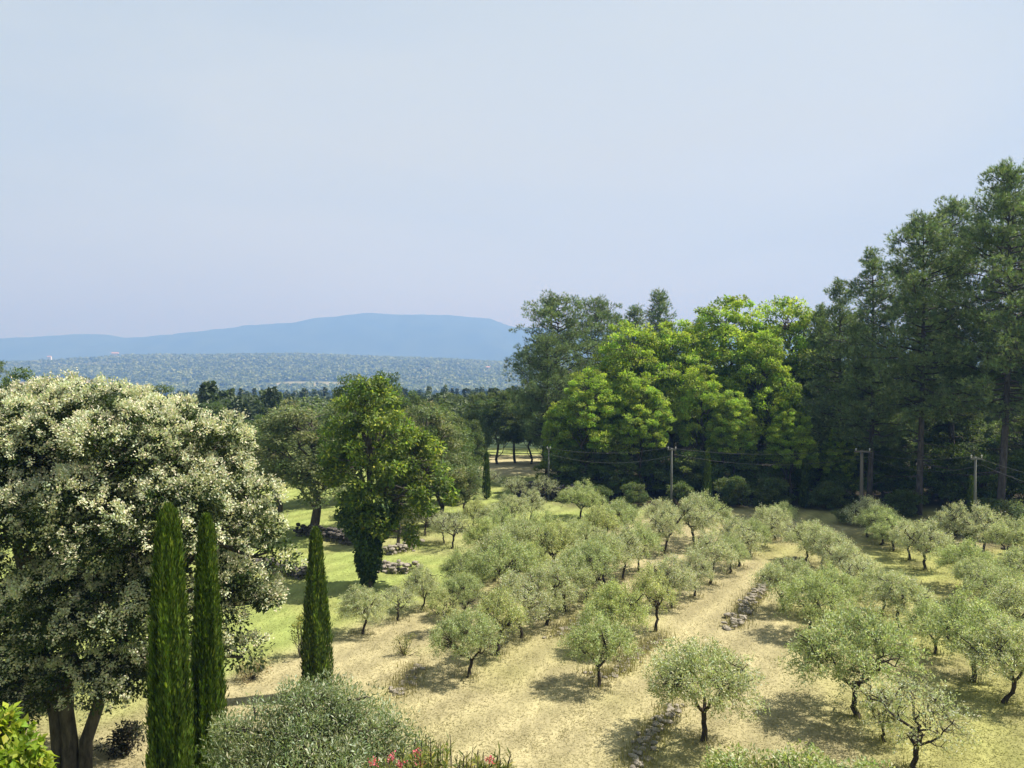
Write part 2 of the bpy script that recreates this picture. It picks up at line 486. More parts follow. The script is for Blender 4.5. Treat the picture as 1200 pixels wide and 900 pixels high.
# ------------------------------------------------------------------ olive trees
def olive_variant(seed, h=2.9, w=3.4, per=46, twigs=150, trunk_h=0.85, tone=(1, 1, 1)):
    rng = np.random.default_rng(seed)
    tb = Tubes()
    lean = rng.normal(0, 0.12, 2)
    top = np.array([lean[0], lean[1], trunk_h])
    pts = curve_pts((0, 0, -0.15), top, 6, rng, 0.05)
    tb.add(pts, [0.15, 0.105, 0.085, 0.08, 0.078, 0.08], 8)
    nl = rng.integers(3, 6)
    nodes = []
    for k in range(nl):
        a = 2 * math.pi * (k + rng.random() * 0.6) / nl
        rr = w * 0.5 * (0.5 + 0.3 * rng.random()); zz = h * (0.55 + 0.25 * rng.random())
        e = np.array([math.cos(a) * rr, math.sin(a) * rr, zz])
        p = curve_pts(top, e, 7, rng, 0.07, 0.03)
        tb.add(p, np.linspace(0.062, 0.02, 7), 6)
        nodes += list(p[2:])
        for s in range(3):
            b = p[rng.integers(2, 6)]
            a2 = a + rng.normal(0, 0.9); e2 = b + np.array([math.cos(a2) * w * 0.24, math.sin(a2) * w * 0.24, h * (0.12 + 0.2 * rng.random())])
            p2 = curve_pts(b, e2, 5, rng, 0.08, 0.04)
            tb.add(p2, np.linspace(0.04, 0.012, 5), 4)
            nodes += list(p2[1:])
    nodes = np.array(nodes)
    # twig ends spread through an umbrella-shaped crown of a few uneven lobes
    nb = 6
    lob = [(math.cos(q) * w * 0.26, math.sin(q) * w * 0.26, h * (0.53 + 0.13 * rng.random()), w * (0.20 + 0.06 * rng.random()), w * (0.20 + 0.06 * rng.random()), h * (0.17 + 0.06 * rng.random()))
           for q in np.linspace(0, 6.28, nb, endpoint=False) + rng.random() * 6] + [(0, 0, h * 0.66, w * 0.28, w * 0.28, h * 0.29), (w * 0.1, 0, h * 0.78, w * 0.2, w * 0.2, h * 0.2)]
    C, wh = lobe_clumps(rng, lob, twigs, inner=0.35)
    P, A, NN, col = [], [], [], []
    for c in C:
        d = np.linalg.norm(nodes - c, axis=1); b = nodes[np.argmin(d)]
        L = 0.35 + 0.35 * rng.random()
        out = unit(c - np.array([0, 0, h * 0.5])) + rng.normal(0, 0.35, 3)
        out[2] += 0.35
        out = unit(out)
        t = np.linspace(0, 1, 6)[:, None]
        tw = c + out * L * t; tw[:, 2] -= (t[:, 0] ** 2) * L * (0.2 + 0.5 * rng.random())
        tb.add(curve_pts(b, c, 4, rng, 0.05, 0.03), np.linspace(0.015, 0.006, 4), 3)
        tb.add(tw[::2], [0.006, 0.005, 0.003], 3)
        m = per
        s = rng.random(m) * 1.0
        pos = np.stack([np.interp(s, t[:, 0], tw[:, k]) for k in range(3)], 1) + rng.normal(0, 0.075, (m, 3))
        ax = out[None] * 0.45 + rng.normal(0, 0.65, (m, 3))
        nr = rng.normal(0, 0.6, (m, 3)); nr[:, 2] += 0.6
        P.append(pos); A.append(ax); NN.append(nr)
        k = (0.8 + 0.4 * rng.random()) * np.array(tone)
        col.append(tints(rng, m, np.array([0.285, 0.312, 0.145]) * k, 0.25, np.array([0.47, 0.50, 0.35]) * k, 0.40))
    P = np.concatenate(P); A = np.concatenate(A); NN = np.concatenate(NN); col = np.concatenate(col)
    s = 0.75 + 0.5 * rng.random(len(P))
    v, f = leaves(P, A, NN, 0.105 * s, 0.030 * s)
    return tb.mesh("olive_trunk", M_BARK_OLIVE), np_mesh("olive_crown", v, f, M_OLIVE, np.repeat(col, 4, 0))

TONES = [(1, 1, 1), (1.08, 1.06, 1.1), (0.88, 0.93, 0.82), (1.12, 1.08, 1.22), (0.95, 1.0, 0.85), (1.1, 1.08, 0.9), (1.05, 1.03, 1.15), (1.18, 1.14, 1.3), (0.92, 0.96, 0.9), (1.0, 1.03, 0.8)]
OLIVES = [olive_variant(100 + i, h=2.9, w=w, per=p, twigs=t, trunk_h=th, tone=TONES[i]) for i, (w, p, t, th) in enumerate(
    [(3.2, 64, 250, 0.8), (2.9, 60, 230, 0.9), (3.5, 64, 260, 0.7), (2.8, 56, 210, 0.95), (3.2, 62, 240, 0.75), (2.4, 50, 170, 1.0), (3.3, 22, 170, 0.85), (3.0, 44, 220, 1.1), (3.6, 54, 210, 0.85), (2.7, 66, 230, 0.65)])]

def place_tree(name, var, x, y, z, rz, sc, label, cat, group):
    e = empty(name, (x, y, z), rz, sc if hasattr(sc, '__len__') else (sc, sc, sc))
    tag(e, label, cat, group)
    link("trunk", var[0], e); link("crown", var[1], e)
    return e

ORD = ["nearest", "second", "third", "fourth", "fifth", "sixth", "seventh", "eighth", "ninth", "tenth", "eleventh", "twelfth",
       "thirteenth", "fourteenth", "fifteenth", "sixteenth", "seventeenth", "eighteenth", "nineteenth", "twentieth"]
# trees whose trunks stand free: photo pixel of the base, height in pixels, variant, own label
seen = [
    (824, 868, 116, 0, "round olive tree with slender dark trunk beside the end of the stone edging", 'R0'),
    (1070, 902, 110, 6, "thin-crowned olive tree with dark forking trunk at the bottom edge", 'R0'),
    (1036, 868, 60, 5, "small olive half hidden behind the thin-crowned forking olive tree", 'R0'),
    (1005, 840, 125, 2, "wide dense olive tree with leaning forked trunk and dark shadow to its left", 'R0'),
    (1177, 823, 95, 1, "olive tree with low side branch near the right edge of the picture", 'R1'),
    (1142, 798, 100, 4, "bushy olive tree just left of the low-branched one by the right edge", 'R1'),
    (548, 791, 78, 2, "solitary olive with forked trunk at the near end of the dense orchard block", 'B'),
    (703, 803, 88, 4, "drooping olive tree at the near end of the row beside the mown strip", 'A'),
    (425, 741, 55, 1, "round olive tree standing alone in dry grass below the ivy-clad tree", 'D'),
    (466, 726, 42, 6, "small thin olive with a V-shaped trunk beside the solitary round olive", 'D'),
    (680, 609, 42, 4, "bright round olive tree standing apart on green grass before the dark wood", 'far'),
]
rng0 = random.Random(5)
placed = []
def put_olive(x, y, sc, var, label, row, t):
    placed.append([x, y, sc, var, label, row, t])
for px, py, hp, var, lab, row in seen:
    x, y = G(px, py)
    put_olive(x, y, hp / FPX * y / 2.9, var, lab, row, y)
def row_pt(n, t): return (-0.848 * n + 0.53 * t, 0.53 * n + 0.848 * t)
def near(x, y, r=1.6): return any((p[0] - x) ** 2 + (p[1] - y) ** 2 < r * r for p in placed)
def fill_row(row, n, t0, t1, step, listed=(), jit=0.45, size=1.0, lsize=1.0):
    for px, py in listed:
        x, y = G(px, py)
        if not near(x, y, 1.0): put_olive(x, y, lsize * rng0.uniform(0.84, 1.0), rng0.randrange(6), None, row, y)
    t = t0
    while t < t1:
        x, y = row_pt(n + rng0.uniform(-jit, jit), t + rng0.uniform(-0.4, 0.4))
        px = 600 + FPX * x / y; py = 432 + FPX * 11 / y
        if (py > np.interp(px, [690, 715, 755, 775], [652, 642, 638, 627])) and np.interp(py, [640, 690, 740], [575, 535, 512]) < px < 1000 and not near(x, y, 1.7):
            put_olive(x, y, size * rng0.uniform(0.76, 1.1), rng0.choice([0, 1, 2, 3, 4, 5, 7, 8, 9]), None, row, y)
        t += step
TALL = set('ABCEFHIJK')
fill_row('A', 13.3, 28.6, 66, 2.4, [(768, 738)], 0.2, 0.88)
fill_row('B', 17.1, 48, 68, 2.5, [(581, 766), (611, 746), (641, 731), (662, 716), (686, 705), (709, 691), (731, 680), (748, 670), (779, 650)])
fill_row('C', 20.2, 30, 70, 2.5, [(494, 714), (518, 741), (542, 722)], lsize=0.72)
for row, n in (('E', 22.8), ('F', 25.4), ('H', 28.0), ('I', 30.6), ('J', 33.2), ('K', 35.8)):
    fill_row(row, n, 30, 72, 2.4, jit=0.3, size=0.98)
for px, py, sz in [(918, 716, 0.82), (948, 742, 0.9), (975, 722, 0.75)]:
    x, y = G(px, py); put_olive(x, y, sz, rng0.randrange(5), None, 'R0', y)
for px, py in [(1097, 765), (1055, 735), (1034, 718), (1012, 703), (993, 689), (978, 676), (963, 666), (944, 656)]:
    x, y = G(px, py); put_olive(x, y, rng0.uniform(0.68, 0.84), rng0.choice([0, 1, 3, 4, 6]), None, 'R1', y)
for px, py in [(1130, 689), (1085, 667), (1065, 655), (1048, 645), (1032, 638), (1017, 629), (1168, 722), (1150, 706), (1195, 752), (1205, 700)]:
    x, y = G(px, py); put_olive(x, y, rng0.uniform(0.68, 0.95), rng0.choice([0, 1, 2, 3, 4, 7, 8, 9]), None, 'R2', y)
for px, py in [(1184, 660), (1152, 646), (1118, 640)]:
    x, y = G(px, py); put_olive(x, y, rng0.uniform(0.85, 1.0), rng0.randrange(5), None, 'R3', y)
for px, py in [(556, 622), (575, 626), (498, 629), (521, 638), (530, 644), (483, 624), (601, 618), (545, 603), (622, 614)]:
    x, y = G(px, py); put_olive(x, y, rng0.uniform(0.62, 0.8), rng0.choice([1, 3, 5, 6]), None, 'L', y)
for px, py in [(573, 579), (602, 591), (640, 590)]:
    x, y = G(px, py); put_olive(x, y, 0.75, 6, None, 'P', y)
ROWTXT = {'A': "of the row along the left of the mown strip", 'B': "of the second row left of the mown strip", 'C': "of the third row left of the mown strip",
          'D': "of the row", 'E': "of the fourth row left of the mown strip", 'F': "of the fifth row left of the mown strip",
          'H': "of the sixth row left of the mown strip", 'I': "of the seventh row left of the mown strip", 'J': "of the eighth row left of the mown strip", 'K': "of the ninth row left of the mown strip",
          'R0': "in the first line right of the mown strip", 'R1': "in the second line right of the mown strip",
          'R2': "in the third line right of the mown strip", 'R3': "in the outermost line before the right-hand wood",
          'L': "among the small ones on the lawn right of the ivy-clad tree", 'P': "of the grey pruned ones before the distant stone bank"}
cnt = {}
for p in sorted(placed, key=lambda q: q[6]):
    x, y, sc, var, lab, row, _ = p
    cnt[row] = cnt.get(row, 0) + 1
    if lab is None:
        lab = ORD[min(cnt[row], 20) - 1] + " olive tree " + ROWTXT[row]
    oe = place_tree("olive_tree", OLIVES[var], x, y, gz(x, y) - 0.02, rng0.uniform(0, 6.28),
               (sc * (0.82 if row in TALL else 0.95) * rng0.uniform(0.92, 1.12), sc * (0.82 if row in TALL else 0.95) * rng0.uniform(0.92, 1.12), sc), lab, "olive tree", "olive trees of the orchard")
    oe.rotation_euler[0] = rng0.uniform(-0.07, 0.07); oe.rotation_euler[1] = rng0.uniform(-0.07, 0.07)
print("olives", len(placed))

# ------------------------------------------------------------------ cypresses
def cypress_variant(seed, h, r, n, leaf=0.13, core=True, dark=1.0):
    rng = np.random.default_rng(seed)
    def prof(t):
        u = np.clip(1.0 - t, 0, 1)
        return r * (0.22 + 0.78 * u ** 0.75) * np.sqrt(np.clip(u / 0.04, 0, 1))
    t = rng.random(n) ** 0.9; a = rng.random(n) * 2 * np.pi
    groove = 0.70 + 0.52 * noise2(a * 3.2 / 1.0, t * h * 0.55 + a, seed) + 0.10 * noise2(a * 7, t * h * 1.6, seed + 3) 
    rad = prof(t) * groove * (0.75 + 0.3 * rng.random(n) ** 0.5) * np.where(rng.random(n) < 0.07, 1.0 + 0.34 * rng.random(n), 1.0)
    pos = np.stack([np.cos(a) * rad, np.sin(a) * rad, t * h + 0.1], 1)
    out = np.stack([np.cos(a), np.sin(a), np.zeros(n)], 1)
    ax = out * 0.22 + rng.normal(0, 0.16, (n, 3)); ax[:, 2] += 1
    nr = out + rng.normal(0, 0.45, (n, 3))
    s = 0.6 + 0.8 * rng.random(n)
    v, f = leaves(pos, ax, nr, leaf * 1.3 * s, leaf * 0.33 * s)
    k = 0.65 + 0.6 * noise2(a * 5, t * h * 2.2, seed + 9)
    c = tints(rng, n, np.array([0.056, 0.098, 0.010]) * dark, 0.3, np.array([0.14, 0.195, 0.024]) * dark, 0.24) * k[:, None]
    tint = np.repeat(c, 4, 0)
    # dense inner growth that closes the column
    m, sd = 40, 18
    tt = np.linspace(0.0, 0.985, m); aa = np.linspace(0, 2 * np.pi, sd, endpoint=False)
    TT, AA = np.meshgrid(tt, aa, indexing='ij')
    R = prof(TT) * 0.72 * (0.85 + 0.3 * noise2(AA * 3.2, TT * h * 0.55 + AA, seed))
    iv = np.stack([np.cos(AA) * R, np.sin(AA) * R, TT * h + 0.1], -1).reshape(-1, 3)
    i = np.arange(m - 1)[:, None] * sd; j = np.arange(sd)[None]; j2 = (j + 1) % sd
    q = np.stack([i + j, i + j2, i + sd + j2, i + sd + j], -1).reshape(-1, 4)
    V = np.concatenate([v, iv]); F = np.concatenate([f, q + len(v)])
    T = np.concatenate([tint, np.repeat(np.array([[0.022, 0.042, 0.008]]) * dark, len(iv), 0)])
    tb = Tubes(); tb.add([(0, 0, -0.2), (0, 0, h * 0.5), (0, 0, h * 0.9)], [r * 0.22, r * 0.14, 0.01], 8)
    return tb.mesh("cypress_trunk", M_BARK), np_mesh("cypress_crown", V, F, M_NEEDLE, T)

def cypress(px, py_top, d, wpx, seed, n, label, group="columnar cypresses", leaf=0.13, dark=1.0):
    x, zt = Pz(px, py_top, d)
    zb = gz(x, d)
    v = cypress_variant(seed, zt - zb, wpx / FPX * d / 2 / 1.02, n, leaf, dark=dark)
    return place_tree("cypress_tree", v, x, d, zb, 0, 1, label, "cypress", group)
cypress(197, 603, 16.5, 56, 201, 34000, "tallest slim cypress column, standing before the white-flowering tree", leaf=0.105)
cypress(242, 614, 17.6, 43, 202, 28000, "narrow cypress column close beside the tallest one, on its right", leaf=0.105)
cypress(370, 626, 27.0, 33, 203, 15000, "lone cypress column rising behind the round grey-green bush", leaf=0.12)
cypress(593, 600, 52.0, 10, 204, 2500, "tiny dark cypress among the olives at the back of the orchard", leaf=0.14, dark=0.6)
cypress(570, 533, 68.0, 10, 205, 2500, "slim dark cypress on the lawn before the gap in the trees", leaf=0.16, dark=0.7)
cypress(829, 532, 63.5, 11, 206, 2800, "thin cypress at the edge of the bright green wood", leaf=0.16, dark=0.8)
cypress(943, 541, 64.0, 12, 207, 2600, "slim dark cypress below the join of broadleaf wood and pines", leaf=0.16, dark=0.6)
cypress(1138, 562, 51.0, 9, 208, 2500, "thin cypress standing right against the utility pole with a crossbar", leaf=0.14, dark=0.7)

# ------------------------------------------------------------------ pines
def pine_variant(seed, h, w, crown_from=0.35, density=1.0, dead=10, blue=1.0, conic=0.7):
    rng = np.random.default_rng(seed)
    tb = Tubes()
    bend = rng.normal(0, 0.012 * h, 2)
    tz = np.linspace(-0.3, h * 0.97, 14)
    tp = np.stack([bend[0] * np.sin(tz / h * 3), bend[1] * np.sin(tz / h * 2.5), tz], 1)
    r0 = h * 0.0085 + 0.06
    tb.add(tp, r0 * np.clip(1 - np.clip(tz, 0, None) / h, 0.06, 1) ** 0.8, 9)
    C, R, OUT = [], [], []
    nb = int(86 * density)
    for k in range(nb):
        t = crown_from + (1 - crown_from) * (k + rng.random()) / nb
        z = t * h * 0.97
        u = (t - crown_from) / (1 - crown_from)
        prof = (min(1.0, u * 4 + 0.45)) * (1 - u ** 1.7) ** conic + 0.06
        L = w * 0.5 * prof * (0.55 + 0.6 * rng.random())
        a = k * 2.399 + rng.normal(0, 0.5)
        b = np.array([np.interp(z, tz, tp[:, 0]), np.interp(z, tz, tp[:, 1]), z])
        e = b + np.array([math.cos(a) * L, math.sin(a) * L, L * (0.10 + 0.45 * u + rng.normal(0, 0.12))])
        p = curve_pts(b, e, 6, rng, 0.04, -0.06)
        tb.add(p, np.linspace(0.03 + 0.012 * L, 0.015, 6), 4)
        m = max(2, int(2 + L * 1.7))
        for i in range(m):
            s = 0.42 + 0.62 * (i + rng.random()) / m
            c = np.array([np.interp(s, np.linspace(0, 1, 6), p[:, q]) for q in range(3)])
            side = rng.normal(0, 0.18 * L * (1.1 - s * 0.6) + 0.12, 3); side[2] *= 0.45
            c2 = c + side
            tb.add([c, (c + c2) / 2 + (0, 0, 0.03), c2], [0.018, 0.013, 0.008], 3)
            C.append(c2); R.append(0.45 + 0.28 * rng.random()); OUT.append(unit(e - b))
    for k in range(dead):
        z = h * rng.uniform(crown_from * 0.35, crown_from * 1.1); a = rng.random() * 6.28; L = w * 0.5 * rng.uniform(0.25, 0.8)
        b = np.array([np.interp(z, tz, tp[:, 0]), np.interp(z, tz, tp[:, 1]), z])
        p = curve_pts(b, b + np.array([math.cos(a) * L, math.sin(a) * L, L * rng.uniform(-0.25, 0.15)]), 5, rng, 0.05)
        tb.add(p, np.linspace(0.045, 0.012, 5), 4)
    C = np.array(C); R = np.array(R); OUT = np.array(OUT)
    per = 17                                                   # tufts in a clump, NEED needles in each tuft
    NEED = 9
    m = len(C); n = m * per; idx = np.repeat(np.arange(m), per)
    u = rand_unit(rng, n)
    tc = C[idx] + u * R[idx][:, None] * (0.3 + 0.7 * rng.random((n, 1))) * np.array([1, 1, 0.65])
    td = u * 0.6 + OUT[idx] * 0.4; td[:, 2] += 0.55; td = unit(td)
    N = n * NEED; id2 = np.repeat(np.arange(n), NEED)
    ax = td[id2] + rng.normal(0, 0.55, (N, 3)); ax = unit(ax)
    pos = tc[id2] + td[id2] * (rng.random((N, 1)) - 0.4) * 0.10
    b = unit(np.cross(ax, rand_unit(rng, N)))
    L = (0.20 + 0.12 * rng.random((N, 1))); W = 0.034
    v = np.empty((N, 3, 3)); v[:, 0] = pos - b * W / 2; v[:, 1] = pos + b * W / 2; v[:, 2] = pos + ax * L
    cl = (1 + (rng.random((m, 1)) - 0.5) * 0.5)
    tuft = tints(rng, n, (0.122 * blue, 0.170, 0.068), 0.25, (0.21, 0.275, 0.115), 0.3, cl[idx])
    T = np.repeat(tuft[id2] * (0.85 + 0.3 * rng.random((N, 1))), 3, 0)
    return tb.mesh("pine_trunk", M_BARK_PINE), np_mesh("pine_crown", v.reshape(-1, 3), np.arange(N * 3).reshape(N, 3), M_NEEDLE, T)

PINES = [pine_variant(301, 24, 9.5, 0.30, 1.4, 14), pine_variant(302, 22, 8.4, 0.33, 1.25, 16), pine_variant(303, 21, 7.2, 0.22, 1.15, 8, conic=0.95),
         pine_variant(304, 18, 9.5, 0.25, 1.2, 6, 1.0, 0.5), pine_variant(305, 16, 5.2, 0.3, 0.85, 8, conic=1.0)]
PINE_H = [24, 22, 21, 18, 16]
def pine(px, py_top, d, var, label, group, rz=0.0, wide=1.0):
    x, zt = Pz(px, py_top, d); zb = gz(x, d)
    s = (zt - zb) / PINE_H[var]
    return place_tree("pine_tree", PINES[var], x, d, zb, rz, (s * wide, s * wide, s), label, "pine", group)
GP = "tall pines of the wood on the right"
pine(1176, 184, 57, 0, "tallest dark pine with a bare lower trunk near the right edge", GP, 0.3)
pine(1080, 246, 61, 1, "second tallest pine, its long bare trunk standing behind the utility poles", GP, 1.2, 1.0)
pine(1021, 285, 65, 2, "dense pointed pine left of the two tallest ones", GP, 2.0)
pine(984, 322, 69, 2, "pointed pine directly beside the bright green broadleaf wood", GP, 3.3)
pine(1122, 226, 68, 0, "tall pine half hidden between the tallest and second tallest pines", GP, 4.1)
pine(1222, 205, 61, 1, "broad pine cut off by the right edge of the picture", GP, 0.8, 1.2)
pine(1000, 372, 75, 3, "low wide pine in shadow behind the pointed pines", GP, 1.0)
pine(1095, 372, 80, 3, "dark wide pine deep in the wood behind the bare trunks", GP, 4.0)
pine(1190, 372, 78, 3, "wide shaded pine deep in the wood by the right edge", GP, 4.9)
pine(962, 352, 74, 2, "narrow dark pine squeezed against the broadleaf crowns", GP, 0.2, 0.8)
GQ = "pines above the left end of the wood"
pine(655, 346, 82, 3, "big rounded pine at the left end of the wood", GQ, 0.5, 0.98)
pine(640, 392, 78, 3, "lower rounded pine leaning out towards the valley", GQ, 2.5, 0.85)
pine(697, 350, 88, 3, "rounded pine immediately right of the biggest rounded one", GQ, 3.9, 0.8)
pine(722, 366, 93, 4, "narrow pine top between the rounded pines and the bright crowns", GQ, 0)
pine(771, 338, 97, 4, "single dark pine spire rising highest above the bright broadleaf crowns", GQ, 1.4)
pine(745, 356, 99, 4, "small pine top just left of the single dark spire", GQ, 3.0)
pine(820, 372, 96, 4, "pine tip barely showing behind the bright broadleaf crowns", GQ, 2.2)
pine(-14, 394, 62, 2, "dark pine tip at the very left edge above the white blossom", "", 0)

# ------------------------------------------------------------------ broadleaf trees
def broad_variant(seed, h, w, clear=0.15, n_lobes=9, n_clumps=150, per=230, L=0.24, W=0.10, R=(0.55, 0.95), flat=0.45,
                  base=(0.05, 0.09, 0.02), alt=None, alt_p=0.0, trunk_r=0.22, up=0.9, droop=0.15, cvar=0.22, hue=0.15, bark=None, top=1.0, mat=None, lobe_r=(0.42, 0.58)):
    rng = np.random.default_rng(seed)
    lob = []
    for k in range(n_lobes):
        a = 2.399 * k + rng.normal(0, 0.4)
        t = (k + 0.5) / n_lobes
        z = h * (clear + (1 - clear) * (0.18 + 0.66 * t))
        rr = w * 0.5 * (0.62 * math.sin(math.pi * (0.22 + 0.70 * t))) * rng.uniform(0.75, 1.1)
        lr = w * 0.5 * rng.uniform(*lobe_r) * (1.0 - 0.25 * t * top)
        lob.append((math.cos(a) * rr, math.sin(a) * rr, z, lr, lr, min(lr * 0.85, h * 0.2)))
    lob.append((0, 0, h * 0.84, w * 0.26, w * 0.26, h * 0.155))
    C, wh = lobe_clumps(rng, lob, n_clumps)
    Rr = R[0] + (R[1] - R[0]) * rng.random(len(C))
    v, f, t = clump_leaves(rng, C, Rr, per, L, W, flat, base, 0.25, alt, alt_p, up, droop, cvar, hue)
    tb = Tubes()
    tz = np.linspace(-0.3, h * 0.8, 9)
    tp = np.stack([rng.normal(0, 0.02 * h, 9) * (tz > 0.5), rng.normal(0, 0.02 * h, 9) * (tz > 0.5), tz], 1)
    tb.add(tp, trunk_r * np.clip(1.15 - np.clip(tz, 0, None) / h * 1.2, 0.1, 1.2), 8)
    build_branches(tb, rng, tp, lob, C, wh, trunk_r * 0.4, 0.022)
    return tb.mesh("tree_trunk", bark or M_BARK), np_mesh("tree_crown", v, f, mat or M_LEAF, t)

BRIGHT = dict(base=(0.220, 0.320, 0.044), alt=(0.31, 0.40, 0.055), alt_p=0.3)
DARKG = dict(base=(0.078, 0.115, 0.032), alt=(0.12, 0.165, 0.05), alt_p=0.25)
GREYG = dict(base=(0.125, 0.16, 0.068), alt=(0.20, 0.235, 0.115), alt_p=0.3)
BR = [broad_variant(401 + i, 16, 10.5, 0.27, 22, 300, 105, 0.28, 0.125, (0.35, 0.85), 0.42, droop=0.25, cvar=0.42, lobe_r=(0.27, 0.42), **BRIGHT) for i in range(3)]
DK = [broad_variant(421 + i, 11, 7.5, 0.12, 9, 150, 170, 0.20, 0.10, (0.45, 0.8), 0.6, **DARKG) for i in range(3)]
GR = [broad_variant(441 + i, 9, 6.5, 0.22, 9, 150, 190, 0.16, 0.075, (0.4, 0.7), 0.65, **GREYG) for i in range(2)]
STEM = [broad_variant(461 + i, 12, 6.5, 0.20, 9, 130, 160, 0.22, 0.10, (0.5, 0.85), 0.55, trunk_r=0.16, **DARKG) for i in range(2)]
LOWS = [broad_variant(481 + i, 2.6, 3.6, 0.0, 7, 60, 150, 0.16, 0.075, (0.3, 0.5), 0.7, trunk_r=0.05, **DARKG) for i in range(3)]
LOWG = [broad_variant(491 + i, 2.6, 3.4, 0.0, 7, 60, 150, 0.14, 0.06, (0.3, 0.5), 0.7, trunk_r=0.05, **GREYG) for i in range(2)]
YG = [broad_variant(471 + i, 6, 5.0, 0.04, 9, 120, 130, 0.20, 0.10, (0.35, 0.65), 0.5, trunk_r=0.08, base=(0.10, 0.15, 0.03), alt=(0.16, 0.22, 0.045), alt_p=0.3) for i in range(2)]
VH = {id(YG): 6, id(BR): 16, id(DK): 11, id(GR): 9, id(STEM): 12, id(LOWS): 2.6, id(LOWG): 2.6}
def broad(fam, k, px, py_top, d, label, cat, group, name="broadleaf_tree", rz=0.0, wide=1.0, zb=None):
    x, zt = Pz(px, py_top, d)
    zb = gz(x, d) if zb is None else zb
    s = (zt - zb) / VH[id(fam)]
    return place_tree(name, fam[k], x, d, zb - 0.05, rz, (s * wide, s * wide, s), label, cat, group)
GB = "bright green trees of the wood"
for k, (px, pt, d, wd, lab) in enumerate([
    (690, 432, 70, 1.0, "lower bright green tree below the rounded pines"),
    (738, 374, 74, 0.95, "bright green tree under the single dark pine spire"),
    (788, 372, 76, 0.9, "bright green tree in the middle of the bright group"),
    (852, 346, 78, 1.05, "highest bright green tree with a domed crown"),
    (925, 345, 78, 1.05, "bright green tree touching the pointed pines on its right"),
    (893, 385, 73, 0.8, "bright green tree in front of the gap between two domed crowns"),
    (927, 478, 67.5, 1.0, "low light green tree at the wood's edge below the pointed pines"),
    (822, 425, 71, 0.8, "shorter bright green tree before the domed crown"),
    (752, 440, 69.5, 0.9, "shorter bright green tree overhanging the dark shade above the orchard"),
    (985, 500, 68, 0.9, "small light green tree at the foot of the pointed pines"),
    (655, 468, 72, 0.7, "small bright green tree before the big rounded pine"),
    (860, 455, 69, 0.8, "shaded green tree above the thin cypress"),
]):
    broad(BR, k % 3, px, pt, d, lab, "tree", GB, rz=k * 1.7, wide=wd)
GD = "dark trees in the depth of the wood"
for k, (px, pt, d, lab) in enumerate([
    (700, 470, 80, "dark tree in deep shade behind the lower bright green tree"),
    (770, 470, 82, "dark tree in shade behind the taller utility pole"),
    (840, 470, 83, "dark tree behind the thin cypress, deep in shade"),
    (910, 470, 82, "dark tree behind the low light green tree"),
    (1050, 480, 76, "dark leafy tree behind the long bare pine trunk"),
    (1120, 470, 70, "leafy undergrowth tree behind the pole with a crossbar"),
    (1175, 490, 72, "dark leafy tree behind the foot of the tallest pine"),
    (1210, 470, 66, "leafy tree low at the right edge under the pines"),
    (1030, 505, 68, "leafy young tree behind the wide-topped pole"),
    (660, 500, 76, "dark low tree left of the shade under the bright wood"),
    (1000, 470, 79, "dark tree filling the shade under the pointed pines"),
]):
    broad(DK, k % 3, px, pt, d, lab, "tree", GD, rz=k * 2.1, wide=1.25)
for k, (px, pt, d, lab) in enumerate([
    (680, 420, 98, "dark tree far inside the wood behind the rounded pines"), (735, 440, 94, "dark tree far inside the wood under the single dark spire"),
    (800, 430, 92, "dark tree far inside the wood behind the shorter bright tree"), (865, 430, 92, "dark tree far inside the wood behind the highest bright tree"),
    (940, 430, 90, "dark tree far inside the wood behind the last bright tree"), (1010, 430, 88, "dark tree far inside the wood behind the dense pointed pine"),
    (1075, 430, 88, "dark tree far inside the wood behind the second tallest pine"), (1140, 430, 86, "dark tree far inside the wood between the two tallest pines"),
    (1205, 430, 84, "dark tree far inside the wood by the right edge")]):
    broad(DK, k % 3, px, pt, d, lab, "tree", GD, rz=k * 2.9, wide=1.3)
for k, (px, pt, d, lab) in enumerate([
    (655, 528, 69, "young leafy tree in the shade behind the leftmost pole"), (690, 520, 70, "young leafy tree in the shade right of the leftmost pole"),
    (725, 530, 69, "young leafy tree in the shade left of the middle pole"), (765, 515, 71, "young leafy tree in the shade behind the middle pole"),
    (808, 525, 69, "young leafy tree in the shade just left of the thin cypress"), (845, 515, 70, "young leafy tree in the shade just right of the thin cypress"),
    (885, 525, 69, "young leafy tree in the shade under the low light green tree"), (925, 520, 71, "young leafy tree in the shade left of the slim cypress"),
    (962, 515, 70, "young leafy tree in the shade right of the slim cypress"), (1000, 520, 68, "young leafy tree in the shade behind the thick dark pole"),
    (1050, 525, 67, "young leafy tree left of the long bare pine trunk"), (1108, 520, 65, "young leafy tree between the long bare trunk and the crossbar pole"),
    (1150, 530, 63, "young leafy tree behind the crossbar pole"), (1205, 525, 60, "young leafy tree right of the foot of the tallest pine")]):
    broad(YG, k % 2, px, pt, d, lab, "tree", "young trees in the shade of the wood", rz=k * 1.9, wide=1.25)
for k, (px, pt, d, lab) in enumerate([(28, 775, 25.5, "dark leafy shrub behind the left trunk of the blossoming tree"), (66, 800, 26.5, "dark leafy shrub between the trunks of the blossoming tree")]):
    broad(LOWS, k, px, pt, d, lab, "shrub", "shrubs under the blossoming tree", "shrub", rz=k, wide=1.0)
GM = "trees along the left side of the lawn"
